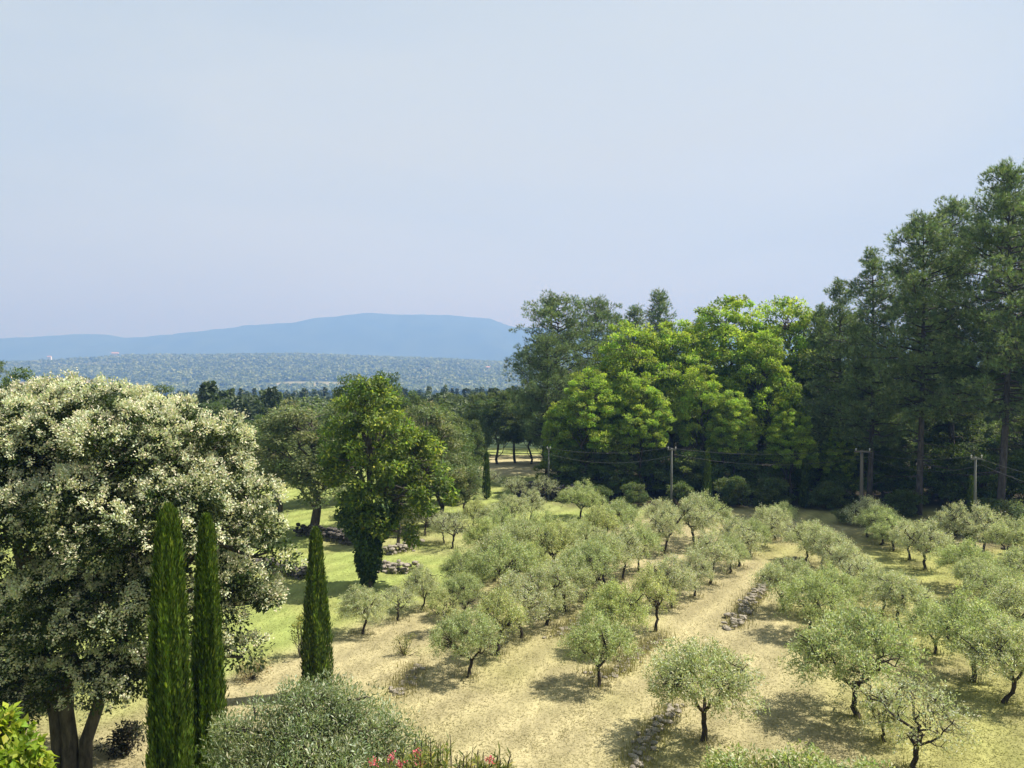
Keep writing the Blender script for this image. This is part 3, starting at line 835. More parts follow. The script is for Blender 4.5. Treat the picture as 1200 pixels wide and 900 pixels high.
for k, (fam, v, px, pt, d, wd, lab) in enumerate([
    (GR, 0, 366, 464, 53, 1.35, "grey-green tree with a straight dark trunk beside the ivy-clad tree"),
    (DK, 0, 452, 434, 68, 0.8, "dark green tree top rising just behind the ivy-clad tree"),
    (DK, 1, 412, 440, 66, 0.8, "dark bushy tree top left behind the ivy-clad tree"),
    (GR, 1, 500, 472, 56, 1.15, "grey-green tree immediately right of the ivy-clad tree"),
    (DK, 2, 522, 478, 72, 1.0, "green tree to the left of the dark shaded one by the gap"),
    (DK, 1, 553, 482, 80, 1.0, "dark shaded tree at the left of the sunlit gap"),
    (GR, 0, 326, 486, 62, 1.3, "grey tree between the blossoming tree and the straight-trunked tree"),
    (GR, 1, 466, 520, 50, 0.7, "short pale tree leaning over the stone wall by the ivy-clad tree"),
    (STEM, 0, 583, 458, 94, 1.25, "thin-stemmed tree over the left of the sunlit gap"),
    (STEM, 1, 604, 456, 97, 1.25, "thin-stemmed tree over the middle of the sunlit gap"),
    (STEM, 0, 622, 466, 95, 1.2, "thin-stemmed tree over the right of the sunlit gap"),
    (STEM, 1, 636, 455, 92, 1.2, "thin-stemmed tree joining the gap to the rounded pines"),
    (DK, 2, 300, 486, 74, 1.1, "dark tree above the right shoulder of the blossoming tree"),
    (DK, 0, 250, 470, 80, 1.1, "dark round tree top behind the right half of the blossoming tree"),
    (DK, 1, 190, 452, 84, 1.1, "dark round tree top behind the middle of the blossoming tree"),
    (GR, 0, 120, 440, 70, 1.0, "grey-green tree top behind the left half of the blossoming tree"),
    (DK, 2, 30, 432, 60, 1.0, "dark green tree behind the blossoming tree by the left edge"),
    (DK, 0, 535, 505, 66, 1.2, "leafy green tree on the lawn right of the grey-green trees"),
    (DK, 1, 516, 474, 61, 0.95, "tall green tree standing between the grey-green trees and the dark shaded one"),
    (GR, 1, 545, 540, 60, 0.9, "short grey-green tree on the lawn before the dark shaded one"),
    (DK, 1, 552, 492, 74, 0.9, "round green tree on the meadow left of the slim dark lawn cypress"),
    (GR, 0, 470, 500, 60, 1.0, "grey-green tree filling the space right behind the ivy-clad trunk"),
    (DK, 2, 478, 458, 76, 0.9, "leafy tree top above the grey-green trees right of the ivy-clad tree"),
    (STEM, 0, 560, 460, 100, 1.1, "slender tree standing behind the dark shaded one"),
]):
    broad(fam, v, px, pt, d, lab, "tree", GM, rz=k * 1.3, wide=wd)
GS = "shrubs along the edge of the wood"
for k, (fam, v, px, pt, d, lab) in enumerate([
    (LOWS, 0, 702, 570, 64.5, "dark shrub under the lower bright green tree"),
    (LOWS, 1, 742, 566, 65.0, "dark shrub left of the foot of the middle utility pole"),
    (LOWS, 2, 800, 566, 64.5, "dark shrub between the middle pole and the thin cypress"),
    (LOWS, 0, 858, 560, 65, "dark shrub right of the thin cypress"),
    (LOWS, 1, 905, 560, 65, "dark shrub beneath the low light green tree"),
    (LOWS, 2, 968, 566, 63.5, "dark shrub beside the slim cypress under the pines"),
    (LOWG, 0, 998, 590, 57.0, "dark round shrub left of the foot of the wide-topped pole"),
    (LOWS, 0, 1060, 575, 60, "shrub at the foot of the long bare pine trunk"),
    (LOWG, 1, 1118, 596, 53.5, "leafy shrub left of the crossbar pole"),
    (LOWS, 1, 1165, 585, 56, "shrub at the foot of the tallest pine"),
    (LOWG, 0, 1196, 588, 52, "shrub on the rubble bank by the right edge"),
    (LOWG, 1, 742, 590, 62.0, "pale shrub at the back corner of the orchard"),
    (LOWS, 2, 545, 545, 78, "dark shrub under the shaded tree by the sunlit gap"),
    (LOWG, 0, 618, 560, 82, "grey shrub in front of the stone bank beyond the lawn"),
    (LOWG, 1, 655, 556, 74, "shrub beside the leftmost utility pole"),
]):
    broad(fam, v, px, pt, d, lab, "shrub", GS, "shrub", rz=k * 0.9, wide=1.15)

# ------------------------------------------------------------------ lobed single trees traced in the photo's proportions
def lobed_tree(name, base, d, lobes_px, trunks, clump_n, R, per, L, W, leafkw, label, cat, seed, flower=None, limb=0.12, mat=None, flat=0.7, ymul=0.9, extra=None, lscale=1.0):
    """lobes_px: (px, py, radius px, depth offset m); trunks: lists of local points"""
    rng = np.random.default_rng(seed)
    bx, by, bz = base
    e = empty(name, base); tag(e, label, cat)
    lob = []
    for px, py, r, dy in lobes_px:
        dd = d + dy
        x, z = Pz(px, py, dd); rm = r / FPX * dd * lscale
        lob.append((x - bx, dd - by, z - bz, rm, rm * ymul, rm * 0.92))
    C, wh = lobe_clumps(rng, lob, clump_n, inner=0.22)
    keep = C[:, 2] > 0.5; C = C[keep]; wh = wh[keep]
    Rr = R[0] + (R[1] - R[0]) * rng.random(len(C))
    v, f, t = clump_leaves(rng, C, Rr, per, L, W, flat, **leafkw)
    tb = Tubes()
    allp = []
    for pts, r0 in trunks:
        pts = np.asarray(pts, float)
        s = np.linspace(0, 1, 9); q = np.stack([np.interp(s, np.linspace(0, 1, len(pts)), pts[:, k]) for k in range(3)], 1)
        q[1:-1] += rng.normal(0, 0.05, (7, 3))
        tb.add(q, np.linspace(r0, r0 * 0.45, 9), 9); allp.append(q)
    allp = np.concatenate(allp); allp = allp[np.argsort(allp[:, 2])]
    build_branches(tb, rng, allp, lob, C, wh, limb, 0.02)
    link("trunk", tb.mesh(name + "_trunk", M_BARK), e)
    link("crown", np_mesh(name + "_crown", v, f, mat or M_LEAF, t), e)
    if flower:
        per2, L2, W2, kw = flower
        n = len(C) * per2; idx = np.repeat(np.arange(len(C)), per2)
        # panicles: little bunches that sit on the upper and outer side of a leaf clump
        lobc = np.array(lob)[wh][:, :3]
        outw = unit(C - lobc)[idx]
        bun = rand_unit(rng, len(C) * 9); bun = bun + np.repeat(unit(C - lobc), 9, 0) * 0.9; bun[:, 2] += 0.75; bun = unit(bun)
        which_b = idx * 9 + rng.integers(0, 9, n)
        pos = C[idx] + bun[which_b] * Rr[idx][:, None] * np.array([1.05, 1.05, 0.85]) + rng.normal(0, 0.06, (n, 3))
        pos += bun[which_b] * 0.05
        ax = bun[which_b] + rng.normal(0, 0.6, (n, 3)); nr = rng.normal(0, 0.6, (n, 3)) + bun[which_b] * 0.7; nr[:, 2] += 0.3
        s = 0.7 + 0.6 * rng.random(n)
        hi = (C[:, 2] - lobc[:, 2]) / np.array(lob)[wh][:, 5]
        show = rng.random(n) < np.clip(0.85 + 0.7 * hi, 0.18, 0.9)[idx]
        pos, ax, nr, s, idx = pos[show], ax[show], nr[show], s[show], idx[show]; n = len(pos)
        fv, ff = leaves(pos, ax, nr, L2 * s, W2 * s)
        cl = 1 + (rng.random((len(C), 1)) - 0.5) * 0.35
        ft = tints(rng, n, kw['base'], 0.2, kw['alt'], kw['alt_p'], cl[idx])
        link("blossom", np_mesh(name + "_blossom", fv, ff, M_PETAL, np.repeat(ft, 4, 0)), e)
    if extra: extra(e, rng)
    return e

# the white-flowering tree on the left
DF = 21.0
fx, _ = Pz(78, 880, DF)
fb = gz(fx, DF)
lobes = [(30, 532, 88, 0.6), (105, 506, 66, 0.2), (60, 482, 45, 1.2), (150, 535, 72, -0.6), (205, 526, 62, 0.3), (246, 528, 54, 0.8), (280, 585, 44, 0.6),
         (225, 600, 66, -0.9), (290, 620, 42, 0.2), (160, 625, 72, -1.2), (85, 610, 80, -1.0), (10, 620, 85, -0.6), (270, 690, 50, 0.4), (215, 690, 55, -0.4),
         (255, 745, 38, 0.2), (140, 715, 55, -1.2), (60, 725, 62, -0.8), (-25, 560, 95, 0.6), (-60, 510, 80, 1.0), (-40, 700, 80, 0.4), (175, 498, 42, 1.4),
         (140, 480, 34, 1.6), (100, 560, 90, 1.6), (200, 640, 90, 1.8), (20, 780, 45, -0.2), (320, 645, 26, 0.9), (45, 800, 34, 0.4), (115, 775, 42, -0.2), (-5, 770, 60, 0), (225, 775, 30, 0.1), (180, 770, 36, 0.3), (285, 770, 18, 0.3), (100, 690, 70, 0.6), (300, 700, 26, 0.6), (0, 830, 40, 1.0), (-30, 860, 40, 1.0), (30, 810, 30, 1.4), (20, 800, 42, -0.4), (70, 795, 30, 0.2), (60, 812, 30, -0.9), (112, 802, 32, -0.8), (150, 792, 26, -0.6), (10, 840, 30, -0.6)]
TR = [([(-0.15, 0, -0.3), (-0.25, 0, 1.6), (-0.9, 0.1, 4.0), (-1.6, 0.4, 7.0)], 0.20),
      ([(0.1, -0.1, -0.3), (0.12, -0.1, 1.8), (0.3, -0.1, 4.2), (0.6, 0.1, 7.8)], 0.23),
      ([(0.35, 0.05, -0.3), (0.55, 0.1, 1.8), (1.5, 0.2, 4.0), (3.2, 0.3, 6.6)], 0.19)]
lobed_tree("flowering_tree", (fx, DF, fb), DF, lobes, TR, 700, (0.32, 0.62), 165, 0.125, 0.058,
           dict(base=(0.032, 0.052, 0.015), alt=(0.075, 0.10, 0.03), alt_p=0.25, up=0.7, droop=0.15, cvar=0.2),
           "large tree covered in creamy white blossom, with several dark trunks", "tree", 501,
           flower=(330, 0.066, 0.042, dict(base=(0.47, 0.49, 0.34), alt=(0.62, 0.585, 0.46), alt_p=0.3)), limb=0.09, lscale=0.80)

# the ivy-clad tree in the middle of the lawn
DI = 40.5
ix, _ = Pz(431, 683, DI); ib = gz(ix, DI)
def ivy_part(e, rng):
    n = 9500
    t = rng.random(n) ** 0.8; a = rng.random(n) * 6.28
    z = t * 4.6
    rad = (0.50 + 0.25 * np.sin(z * 2.1 + a * 2) + 0.35 * noise2(a * 1.5, z * 0.9, 77)) * (0.6 + 0.4 * rng.random(n)) * (0.20 + 0.46 * np.minimum(z, 3.4))
    pos = np.stack([np.cos(a) * rad + 0.02 * z, np.sin(a) * rad, z], 1)
    out = np.stack([np.cos(a), np.sin(a), np.full(n, 0.3)], 1)
    v, f = leaves(pos, rng.normal(0, 0.5, (n, 3)) + np.array([0, 0, -0.5]) + out * 0.3, out + rng.normal(0, 0.4, (n, 3)), 0.16, 0.13)
    c = tints(rng, n, (0.040, 0.075, 0.018), 0.35, (0.10, 0.15, 0.03), 0.25)
    link("ivy", np_mesh("ivy", v, f, M_LEAF, np.repeat(c, 4, 0)), e)
lobes = [(428, 470, 32, 0), (402, 498, 32, 0.5), (452, 505, 38, -0.3), (490, 540, 36, 0.2), (512, 572, 24, 0), (420, 545, 42, -0.6), (455, 570, 44, -0.7), (498, 560, 24, 0.3),
         (412, 575, 20, 0.2), (440, 600, 32, 0), (480, 595, 26, 0.6), (440, 520, 50, 1.0), (466, 622, 22, 0.3), (414, 606, 17, 0.1), (448, 634, 17, -0.2)]
lobed_tree("ivy_clad_tree", (ix, DI, ib), DI, lobes, [([(0, 0, -0.3), (0.05, 0, 2.5), (0.15, 0, 5.0), (0.1, 0, 8.6)], 0.24)], 190, (0.28, 0.55), 110, 0.21, 0.11,
           dict(base=(0.098, 0.15, 0.030), alt=(0.24, 0.29, 0.04), alt_p=0.22, up=0.8, droop=0.2, cvar=0.35, hue=0.1),
           "tall yellow-green tree whose trunk is thickly wrapped in dark ivy", "tree", 502, extra=ivy_part)

# the round grey-green bush in the foreground
DB = 14.6
bx, _ = Pz(372, 890, DB); bb = gz(bx, DB)
lobes = [(372, 860, 62, 0), (365, 838, 34, 0.2), (280, 880, 34, 0.2), (470, 880, 32, 0.1), (372, 808, 15, 0.2), (300, 838, 16, 0.1), (422, 818, 17, 0), (468, 850, 15, 0), (338, 814, 13, 0.2), (268, 858, 13, 0), (330, 878, 50, 0.3), (420, 880, 56, 0.1), (300, 905, 48, -0.1), (455, 905, 44, 0), (372, 915, 70, -0.7), (395, 850, 44, 0.6), (345, 850, 34, 0.5), (320, 930, 50, -0.6), (430, 940, 50, -0.6)]
lobed_tree("olive_bush", (bx, DB, bb), DB, lobes, [([(0, 0, -0.2), (-0.1, 0, 0.7), (-0.4, 0, 1.5), (-0.6, 0.1, 2.2)], 0.09), ([(0.1, 0, -0.2), (0.2, 0, 0.7), (0.5, 0, 1.5), (0.7, 0.1, 2.2)], 0.08)],
           380, (0.22, 0.36), 130, 0.08, 0.022,
           dict(base=(0.15, 0.19, 0.085), alt=(0.36, 0.40, 0.28), alt_p=0.33, up=0.5, droop=-0.5, cvar=0.2, hue=0.08, shell=0.2),
           "big round silvery grey-green bush in front of the lone cypress", "bush", 503, limb=0.02, mat=M_OLIVE, flat=0.95)

# pale leafy bush peeping in at the bottom right of the strip
DW = 16.0
wx, _ = Pz(925, 905, DW); wb = gz(wx, DW)
lobes = [(860, 912, 34, 0), (900, 914, 38, 0.2), (945, 914, 38, 0), (990, 920, 36, 0.2), (1030, 925, 30, 0.2), (925, 930, 50, -0.4)]
lobed_tree("leafy_bush", (wx, DW, wb), DW, lobes, [([(0, 0, -0.2), (0, 0, 0.5), (0.2, 0, 1.0), (0.3, 0, 1.4)], 0.06)],
           130, (0.16, 0.30), 70, 0.085, 0.035, dict(base=(0.22, 0.27, 0.09), alt=(0.42, 0.44, 0.27), alt_p=0.35, up=0.6, droop=-0.2, cvar=0.2, shell=0.15),
           "pale green leafy bush along the bottom edge under the round olive tree", "bush", 504, limb=0.03, mat=M_OLIVE)

# lime-green leafy shrub in the bottom left corner
DL = 11.0
lx, _ = Pz(8, 880, DL); lb_ = gz(lx, DL)
lobes = [(5, 868, 26, 0), (22, 885, 22, -0.1), (-15, 880, 32, 0.1), (30, 905, 22, 0), (5, 910, 34, -0.2), (3, 845, 14, 0.1)]
lobed_tree("lime_shrub", (lx, DL, lb_), DL, lobes, [([(0, 0, -0.1), (0.05, 0, 0.6), (0.0, 0, 1.2), (0.05, 0, 1.8)], 0.03)],
           70, (0.12, 0.2), 26, 0.13, 0.085, dict(base=(0.16, 0.24, 0.016), alt=(0.24, 0.30, 0.03), alt_p=0.35, up=0.6, droop=0.3, cvar=0.2, shell=0.2),
           "bright lime-green leafy shrub in the bottom left corner", "shrub", 505, limb=0.015)

# small dark round shrub under the blossoming tree, and other small growth
def small_shrub(px, py, d_h, w, base, alt, label, seed, L=0.09, W=0.05, n=26, per=60):
    x, y = G(px, py)
    for _ in range(6): x, y = G(px, py, gz(x, y))
    rng = np.random.default_rng(seed)
    C = np.stack([rng.normal(0, w * 0.22, n), rng.normal(0, w * 0.22, n), d_h * (0.2 + 0.65 * rng.random(n))], 1)
    v, f, t = clump_leaves(rng, C, np.full(n, w * 0.17) * (0.7 + 0.6 * rng.random(n)), per, L, W, 0.9, base, 0.3, alt, 0.3, 0.6, 0, 0.25, 0.2, 0.2)
    tb = Tubes()
    for c in C[:14]: tb.add(curve_pts((0, 0, -0.05), c, 4, rng, 0.06), [0.02, 0.014, 0.01, 0.006], 4)
    e = empty("shrub", (x, y, gz(x, y))); tag(e, label, "shrub")
    link("stem", tb.mesh("shrub_stem", M_BARK), e); link("foliage", np_mesh("shrub_foliage", v, f, M_LEAF, t), e)
small_shrub(146, 884, 0.85, 1.1, (0.03, 0.03, 0.02), (0.05, 0.055, 0.03), "small dark purplish shrub on the grass left of the tallest cypress", 601)
small_shrub(294, 796, 0.7, 1.3, (0.20, 0.18, 0.09), (0.13, 0.15, 0.05), "straggly straw-coloured shrub at the foot of the blossoming tree", 602, 0.07, 0.03)
small_shrub(352, 770, 1.9, 0.9, (0.16, 0.19, 0.05), (0.25, 0.25, 0.06), "thin yellowish sapling just left of the lone cypress", 603, 0.08, 0.045, 20, 36)
small_shrub(474, 768, 0.8, 0.8, (0.16, 0.19, 0.05), (0.22, 0.22, 0.08), "tuft of yellowish green weeds on the stone edging in dry grass", 604, 0.10, 0.02, 16, 40)
small_shrub(1188, 642, 1.0, 2.4, (0.13, 0.10, 0.075), (0.17, 0.14, 0.10), "heap of dry brown brushwood below the tallest pine", 605, 0.20, 0.02, 40, 60)

# ------------------------------------------------------------------ oleander in flower at the bottom
def build_oleander():
    rng = np.random.default_rng(71)
    d = 12.4
    x0, _ = Pz(500, 895, d); zb = gz(x0, d)
    e = empty("oleander_bush", (x0, d, zb)); tag(e, "low oleander with narrow leaves and pink flowers beside the round silvery bush", "bush")
    P, A, N, C = [], [], [], []; FP, FA, FN = [], [], []
    tb = Tubes()
    for k in range(105):
        px = rng.uniform(428, 600); top = 884 + 8 * math.sin(px / 17.0) + rng.normal(0, 8) + (6 if px < 450 else 0) + max(0, px - 560) * 0.25
        dd = d + rng.normal(0, 0.28)
        x, z = Pz(px, top, dd)
        tip = np.array([x - x0, dd - d, z - zb]); b = np.array([tip[0] * 0.75, tip[1] * 0.7, -0.05])
        p = curve_pts(b, tip, 5, rng, 0.03, 0.02)
        tb.add(p, np.linspace(0.012, 0.005, 5), 4)
        dirv = unit(p[-1] - p[-3])
        m = 26
        s = rng.random(m) ** 0.5 * 0.55
        pos = tip - dirv * s[:, None]
        ax = rng.normal(0, 0.55, (m, 3)) + dirv * 0.75
        P.append(pos); A.append(ax); N.append(rng.normal(0, 0.5, (m, 3)) + np.array([0, 0, 0.6]))
        C.append(tints(rng, m, (0.12, 0.15, 0.04), 0.3, (0.30, 0.28, 0.10), 0.35))
    for px, py in [(437, 893), (459, 889), (489, 882), (492, 896), (573, 892), (470, 897)]:
        dd = d - 0.35
        x, z = Pz(px, py, dd)
        m = 34
        FP.append(np.array([x - x0, dd - d, z - zb]) + rng.normal(0, 0.035, (m, 3)))
        u = rand_unit(rng, m); u[:, 2] = np.abs(u[:, 2]); FA.append(u); FN.append(rand_unit(rng, m))
    v, f = leaves(np.concatenate(P), np.concatenate(A), np.concatenate(N), 0.15, 0.026)
    link("stem", tb.mesh("oleander_stem", M_BARK), e)
    link("foliage", np_mesh("oleander_foliage", v, f, M_LEAF, np.repeat(np.concatenate(C), 4, 0)), e)
    n = sum(map(len, FP))
    v, f = leaves(np.concatenate(FP), np.concatenate(FA), np.concatenate(FN), 0.036, 0.03)
    link("blossom", np_mesh("oleander_blossom", v, f, M_PETAL, np.repeat(tints(rng, n, (0.52, 0.13, 0.17), 0.25), 4, 0)), e)
build_oleander()

# ------------------------------------------------------------------ stone walls and edging
def stone_shapes(seed, n=8):
    rng = np.random.default_rng(seed)
    import bmesh
    out = []
    for k in range(n):
        bm = bmesh.new(); bmesh.ops.create_icosphere(bm, subdivisions=2, radius=1.0)
        v = np.array([q.co[:] for q in bm.verts]); f = np.array([[w.index for w in q.verts] for q in bm.faces]); bm.free()
        for _ in range(7):                                    # knock flat faces onto the lump
            a = rand_unit(rng, 1)[0]; o = rng.uniform(0.55, 0.85)
            dd = v @ a; v = np.where(dd[:, None] > o, v - (dd - o)[:, None] * a, v)
        v = v + rng.normal(0, 0.02, v.shape)
        out.append((v, f))
    return out
STONES = stone_shapes(88)
def stones(name, spots, mat, label, cat, group=None):
    """spots: (x, y, z, size, flat)"""
    rng = np.random.default_rng(abs(hash(name + label)) % 1 + len(spots))
    V, F, n = [], [], 0
    ox, oy = np.mean([s[0] for s in spots]), np.mean([s[1] for s in spots]); oz = gz(ox, oy)
    for x, y, z, s, fl in spots:
        v, f = STONES[rng.integers(len(STONES))]
        a = rng.random() * 6.28; ca, sa = math.cos(a), math.sin(a)
        q = v * np.array([s * rng.uniform(0.8, 1.3), s * rng.uniform(0.7, 1.0), s * fl])
        q = np.stack([q[:, 0] * ca - q[:, 1] * sa, q[:, 0] * sa + q[:, 1] * ca, q[:, 2]], 1)
        V.append(q + np.array([x - ox, y - oy, z - oz])); F.append(f + n); n += len(v)
    o = link(name, np_mesh(name, np.concatenate(V), np.concatenate(F), mat))
    o.location = (ox, oy, oz)
    return tag(o, label, cat, group)
def wall_spots(path, layers, size, seed, thick=0.35):
    rng = np.random.default_rng(seed); out = []
    for (xa, ya), (xb, yb) in zip(path[:-1], path[1:]):
        L = math.hypot(xb - xa, yb - ya); m = max(2, int(L / (size * 1.15)))
        for i in range(m):
            t = (i + rng.random() * 0.7) / m
            x, y = xa + (xb - xa) * t, ya + (yb - ya) * t
            top = layers if rng.random() > 0.3 else layers - 1
            for k in range(max(1, top)):
                for s in (-1, 1):
                    
                    out.append((x + rng.normal(0, thick * 0.4) + s * thick * 0.3, y + rng.normal(0, thick * 0.4) + s * thick * 0.35,
                                gz(x, y) + size * (0.15 + 0.72 * k), size * rng.uniform(0.5, 1.25), rng.uniform(0.4, 0.7)))
    return out
EDGES = []
def g(*pp):
    path = [G(*p) for p in pp]; EDGES.append(path)
    return path
stones("stone_wall", wall_spots(g((350, 628), (380, 632), (418, 640)), 5, 0.22, 1), M_STONE_DARK, "dark dry stone wall behind the straight-trunked grey-green tree", "stone wall", "dry stone walls")
stones("stone_wall", wall_spots(g((448, 668), (468, 672), (492, 668)), 4, 0.2, 2, 0.5) + wall_spots(g((455, 650), (475, 646), (485, 640)), 4, 0.2, 12, 0.5), M_STONE, "tumbled pale stone wall right beside the ivy-clad trunk", "stone wall", "dry stone walls")
stones("stone_wall", wall_spots(g((300, 668), (330, 674), (358, 680)), 5, 0.2, 3), M_STONE_DARK, "dark low stone wall at the right foot of the blossoming tree", "stone wall", "dry stone walls")
stones("stone_wall", wall_spots([G(608, 583), G(640, 586), G(680, 590)], 7, 0.28, 4, 0.5), M_STONE_DARK, "long shaded grey stone bank beyond the bright round olive tree", "stone wall", "dry stone walls")
stones("stone_edging", wall_spots(g((466, 815), (478, 796), (488, 778)), 1, 0.13, 5), M_STONE, "short heap of pale edging stones in dry grass near the silvery bush", "stones", "stone edging")
stones("stone_edging", wall_spots(g((650, 745), (680, 725), (722, 703)), 1, 0.12, 6), M_STONE, "broken line of edging stones between the two orchard rows left of the strip", "stones", "stone edging")
stones("stone_edging", wall_spots(g((744, 905), (757, 870), (778, 842), (792, 828)), 2, 0.11, 7), M_STONE, "curving low edging of stones left of the round olive tree", "stones", "stone edging")
stones("stone_edging", wall_spots(g((860, 735), (872, 712), (905, 680), (935, 655)), 2, 0.15, 8, 0.40), M_STONE, "line of rubble along the right side of the mown strip", "stones", "stone edging")
stones("stone_edging", wall_spots([(29.5, 47), (32, 49), (36, 50)], 3, 0.22, 9, 0.9), M_STONE_DARK, "rubble heap by the right edge below the tallest pine", "stones", "stone edging")
stones("stone_edging", wall_spots(g((690, 785), (720, 790), (755, 758), (775, 745)), 1, 0.11, 10), M_STONE, "few scattered stones under the drooping olive by the strip", "stones", "stone edging")

# ------------------------------------------------------------------ utility poles and wires
def steel(name, c, rough=0.6):
    m, n, l = new_mat(name)
    out = n.new("ShaderNodeOutputMaterial"); pb = n.new("ShaderNodeBsdfPrincipled")
    nz = n.new("ShaderNodeTexNoise"); nz.inputs['Scale'].default_value = 8
    mx = n.new("ShaderNodeMix"); mx.data_type = 'RGBA'
    mx.inputs[6].default_value = (*[q * 0.75 for q in c], 1); mx.inputs[7].default_value = (*c, 1)
    pb.inputs['Roughness'].default_value = rough
    l.new(nz.outputs['Fac'], mx.inputs[0]); l.new(mx.outputs[2], pb.inputs['Base Color']); l.new(pb.outputs[0], out.inputs['Surface'])
    return m
M_CONC = steel("concrete", (0.11, 0.115, 0.10), 0.85)
M_WOODPOLE = steel("pole_wood", (0.13, 0.115, 0.095), 0.9)
M_PORC = steel("porcelain", (0.6, 0.6, 0.58), 0.3)
M_WIRE = steel("wire", (0.14, 0.14, 0.14), 0.4)
def box(V, F, c, s):
    n = sum(map(len, V))
    v = np.array([(x, y, z) for x in (-.5, .5) for y in (-.5, .5) for z in (-.5, .5)]) * np.array(s) + np.array(c)
    V.append(v); F.append(np.array([(0, 1, 3, 2), (4, 6, 7, 5), (0, 4, 5, 1), (2, 3, 7, 6), (0, 2, 6, 4), (1, 5, 7, 3)]) + n)
heads = []
def pole(px, py_top, d, r, mat, bar, label):
    x, zt = Pz(px, py_top, d); zb = gz(x, d); h = zt - zb
    e = empty("utility_pole", (x, d, zb)); tag(e, label, "utility pole", "utility poles along the edge of the wood")
    tb = Tubes(); tb.add([(0, 0, -0.3), (0, 0, h * 0.5), (0, 0, h - 0.02), (0, 0, h)], [r * 1.25, r * 1.05, r * 0.9, 0.01], 10)
    link("post", tb.mesh("pole_post", mat), e)
    if bar:
        V, F = [], []; box(V, F, (0, -r - 0.05, h - 0.12), (bar, 0.09, 0.11))
        link("crossarm", np_mesh("pole_crossarm", np.concatenate(V), np.concatenate(F), mat), e)
    for s in (-1, 1):
        w = (bar or 0.3) * 0.42
        tb = Tubes(); tb.add([(s * w, -r - 0.05, h - 0.07), (s * w, -r - 0.05, h + 0.02), (s * w, -r - 0.05, h + 0.04), (s * w, -r - 0.05, h + 0.12)], [0.03, 0.03, 0.06, 0.035], 8)
        link("insulator", tb.mesh("pole_insulator", M_PORC), e)
    heads.append((x, d, zb + h + 0.05, (bar or 0.3) * 0.42))
pole(643, 525, 67, 0.065, M_CONC, 0, "thin pale pole at the left end of the wood, before the stone bank")
pole(787, 525, 64, 0.08, M_CONC, 0.7, "grey pole with a short crossbar in front of the bright green wood")
pole(1010, 527, 60, 0.12, M_WOODPOLE, 1.2, "thick dark pole with a wide top standing before the pointed pines")
pole(1143, 535, 49.8, 0.075, M_CONC, 0.75, "pale pole with a crossbar standing beside a thin cypress")
heads.append((33.0, 36.0, 4.6, 0.25))
def wire(a, b, sa, sb, sag, label, dz=0.0):
    p0 = np.array([a[0] + sa * a[3], a[1] - 0.15, a[2] + dz]); p1 = np.array([b[0] + sb * b[3], b[1] - 0.15, b[2] + dz])
    t = np.linspace(0, 1, 24)[:, None]; p = p0 + (p1 - p0) * t; p[:, 2] -= sag * 4 * t[:, 0] * (1 - t[:, 0])
    mid = p[0].copy(); tb = Tubes(); tb.add(p - mid, np.full(24, 0.008), 5)
    o = link("overhead_wire", tb.mesh("overhead_wire", M_WIRE), None); o.location = mid
    tag(o, label, "wire", "overhead wires between the poles")
names = ["between the thin pale pole and the grey pole", "from the grey pole to the thick dark pole", "from the thick dark pole to the pale crossbar pole", "from the pale crossbar pole out to the right edge"]
for i in range(4):
    wire(heads[i], heads[i + 1], -1, -1, 0.45, "upper sagging wire strung " + names[i])
    wire(heads[i], heads[i + 1], 1, 1, 0.7, "lower sagging wire strung " + names[i], -0.55)

# ------------------------------------------------------------------ far houses on the hill
def house(px, d, w, dp, h, label):
    x, _ = Pz(px, 420, d); z = gz(x, d)
    e = empty("farmhouse", (x, d, z + 6), 0.15); tag(e, label, "house", "far houses on the hill")
    V, F = [], []; box(V, F, (0, 0, h / 2 - 6), (w, dp, h + 12))
    link("wall", np_mesh("house_wall", np.concatenate(V), np.concatenate(F), steel("limewash", (0.8, 0.78, 0.72), 0.9)), e)
    v = [(-w * .54, -dp * .56, h), (w * .54, -dp * .56, h), (w * .54, dp * .56, h), (-w * .54, dp * .56, h), (-w * .54, 0, h + dp * .3), (w * .54, 0, h + dp * .3),
         ]
    f = [(0, 1, 5, 4), (3, 4, 5, 2)]
    link("roof", np_mesh("house_roof", v, f, steel("roof_tile", (0.42, 0.24, 0.16), 0.9)), e)
house(135, 2930, 24, 12, 8, "white farmhouse on the distant hill above the blossoming tree")
house(58, 2930, 13, 9, 6, "small pale house on the distant hill near the left edge")
house(572, 2300, 11, 8, 6, "pale house on the distant hillside left of the rounded pines")

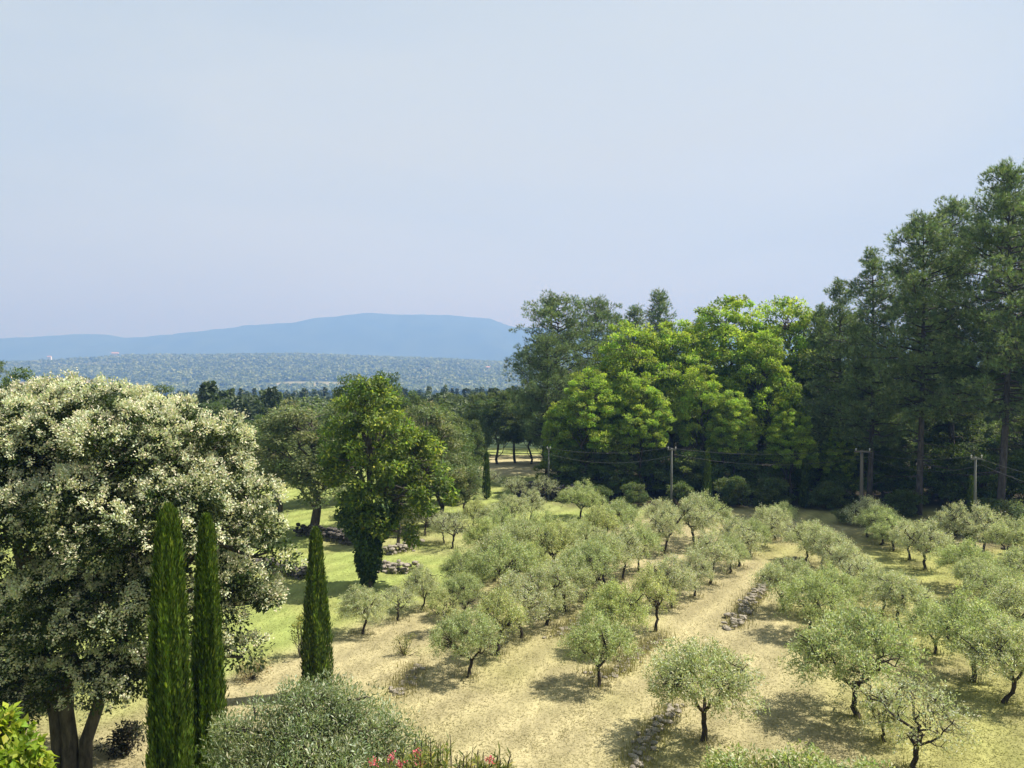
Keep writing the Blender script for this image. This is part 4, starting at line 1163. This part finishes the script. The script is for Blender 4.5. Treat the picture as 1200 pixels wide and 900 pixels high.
# ------------------------------------------------------------------ distant woodland
def far_wood():
    rng = np.random.default_rng(91)
    V, F, T = [], [], []; n0 = 0
    def band(count, y0, y1, half, per, size, h, clear, tree_r):
        nonlocal n0
        d = np.sqrt(rng.random(count) * (y1 ** 2 - y0 ** 2) + y0 ** 2)
        a = (rng.random(count) * 2 - 1) * half
        x, y = np.sin(a) * d, np.cos(a) * d
        keep = ~((y < 106) & (x > -16) & (x < 15)) & ~((y < 106) & (x > 14))
        if clear: keep &= fbm(x / 260, y / 110, 31) < clear
        x, y = x[keep], y[keep]; m = len(x); z = ground_z(x, y)
        hh = h * (0.6 + 0.7 * rng.random(m)); R = tree_r * (0.7 + 0.6 * rng.random(m))
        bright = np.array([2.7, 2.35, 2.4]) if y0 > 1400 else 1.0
        idx = np.repeat(np.arange(m), per); n = len(idx)
        u = rand_unit(rng, n); u[:, 2] = np.abs(u[:, 2]) * 1.0 - 0.25
        con = rng.random(m)[idx] < 0.55                          # pines: pointed; the rest: round
        pos = np.empty((n, 3))
        tt = rng.random(n) ** 0.6
        pr = np.where(con, R[idx] * (1.05 - tt * 0.8) * 0.75, R[idx])
        pos[:, 0] = x[idx] + u[:, 0] * pr; pos[:, 1] = y[idx] + u[:, 1] * pr
        pos[:, 2] = z[idx] + np.where(con, hh[idx] * (0.35 + 0.7 * tt), hh[idx] * 0.72 + u[:, 2] * R[idx] * 0.9)
        ax = rng.normal(0, 0.6, (n, 3)) + u * 0.5
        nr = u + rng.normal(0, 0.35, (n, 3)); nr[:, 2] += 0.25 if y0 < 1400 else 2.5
        s = size * (0.6 + 0.8 * rng.random(n))
        v, f = leaves(pos - unit(ax) * s[:, None] * 0.5, ax, nr, s, s * 0.75)
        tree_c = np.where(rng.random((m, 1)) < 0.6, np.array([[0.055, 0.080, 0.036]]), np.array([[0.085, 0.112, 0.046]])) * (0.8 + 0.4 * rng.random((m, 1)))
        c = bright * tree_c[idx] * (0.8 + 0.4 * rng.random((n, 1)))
        V.append(v); F.append(f + n0); T.append(np.repeat(c, 4, 0)); n0 += len(v)
    band(1300, 104, 230, 0.80, 260, 0.75, 8, 0, 2.9)
    band(2300, 230, 480, 0.75, 110, 1.2, 12, 0, 3.2)
    band(9000, 480, 1500, 0.72, 34, 2.4, 12, 0, 4.2)
    tag(link("far_woodland", np_mesh("far_woodland", np.concatenate(V), np.concatenate(F), M_NEEDLE, np.concatenate(T))), "hazy dark pine wood sloping down into the valley", "wood", kind="stuff")
    V.clear(); F.clear(); T.clear(); n0 = 0
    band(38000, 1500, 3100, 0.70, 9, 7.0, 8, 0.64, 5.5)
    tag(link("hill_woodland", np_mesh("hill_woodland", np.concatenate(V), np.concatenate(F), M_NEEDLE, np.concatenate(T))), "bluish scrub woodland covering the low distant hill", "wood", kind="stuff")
far_wood()

# ------------------------------------------------------------------ grass
def grass():
    rng = np.random.default_rng(97)
    n = 420000
    y = 17.0 + 55 * rng.random(n) ** 1.9
    x = (rng.random(n) * 2 - 1) * (y * 0.68 + 1.5)
    keep = ~((y > 62) & (x > 3))
    x, y = x[keep], y[keep]
    tx, ty = [], []                                            # longer tufts left standing round trunks and along the stones
    for p in placed:
        m = 60; q = rng.normal(0, 0.28, (m, 2)); tx.append(p[0] + q[:, 0]); ty.append(p[1] + q[:, 1])
    for path in EDGES:
        for (xa, ya), (xb, yb) in zip(path[:-1], path[1:]):
            m = int(260 * math.hypot(xb - xa, yb - ya)); t = rng.random(m)
            tx.append(xa + (xb - xa) * t + rng.normal(0, 0.28, m)); ty.append(ya + (yb - ya) * t + rng.normal(0, 0.28, m))
    tx = np.concatenate(tx); ty = np.concatenate(ty); n_t = len(tx)
    x = np.concatenate([tx, x]); y = np.concatenate([ty, y]); n = len(x)
    z = ground_z(x, y)
    c = ground_col(x, y)
    patch = fbm(x / 1.1, y / 1.1, 51)
    h = (0.02 + 0.045 * rng.random(n)) * (0.4 + 1.2 * patch)
    a = rng.random(n) * 6.28; w = 0.012 + 0.010 * rng.random(n)
    lean = rng.normal(0, 1.7, (n, 2)) * h[:, None]
    lean[:n_t] *= 0.25; h[:n_t] = 0.08 + 0.2 * rng.random(n_t)
    p = np.stack([x, y, z - 0.01], 1)
    b = np.stack([np.cos(a), np.sin(a), np.zeros(n)], 1) * w[:, None]
    v = np.empty((n, 3, 3)); v[:, 0] = p - b; v[:, 1] = p + b; v[:, 2] = p; v[:, 2, :2] += lean; v[:, 2, 2] += h
    t = c * (0.86 + 0.34 * rng.random((n, 1)))
    tag(link("grass", np_mesh("grass", v.reshape(-1, 3), np.arange(n * 3).reshape(n, 3), M_GRASS, np.repeat(np.clip(t, 0.01, 0.8), 3, 0))),
        "dry mown grass of the orchard and greener lawn", "grass", kind="stuff")
grass()
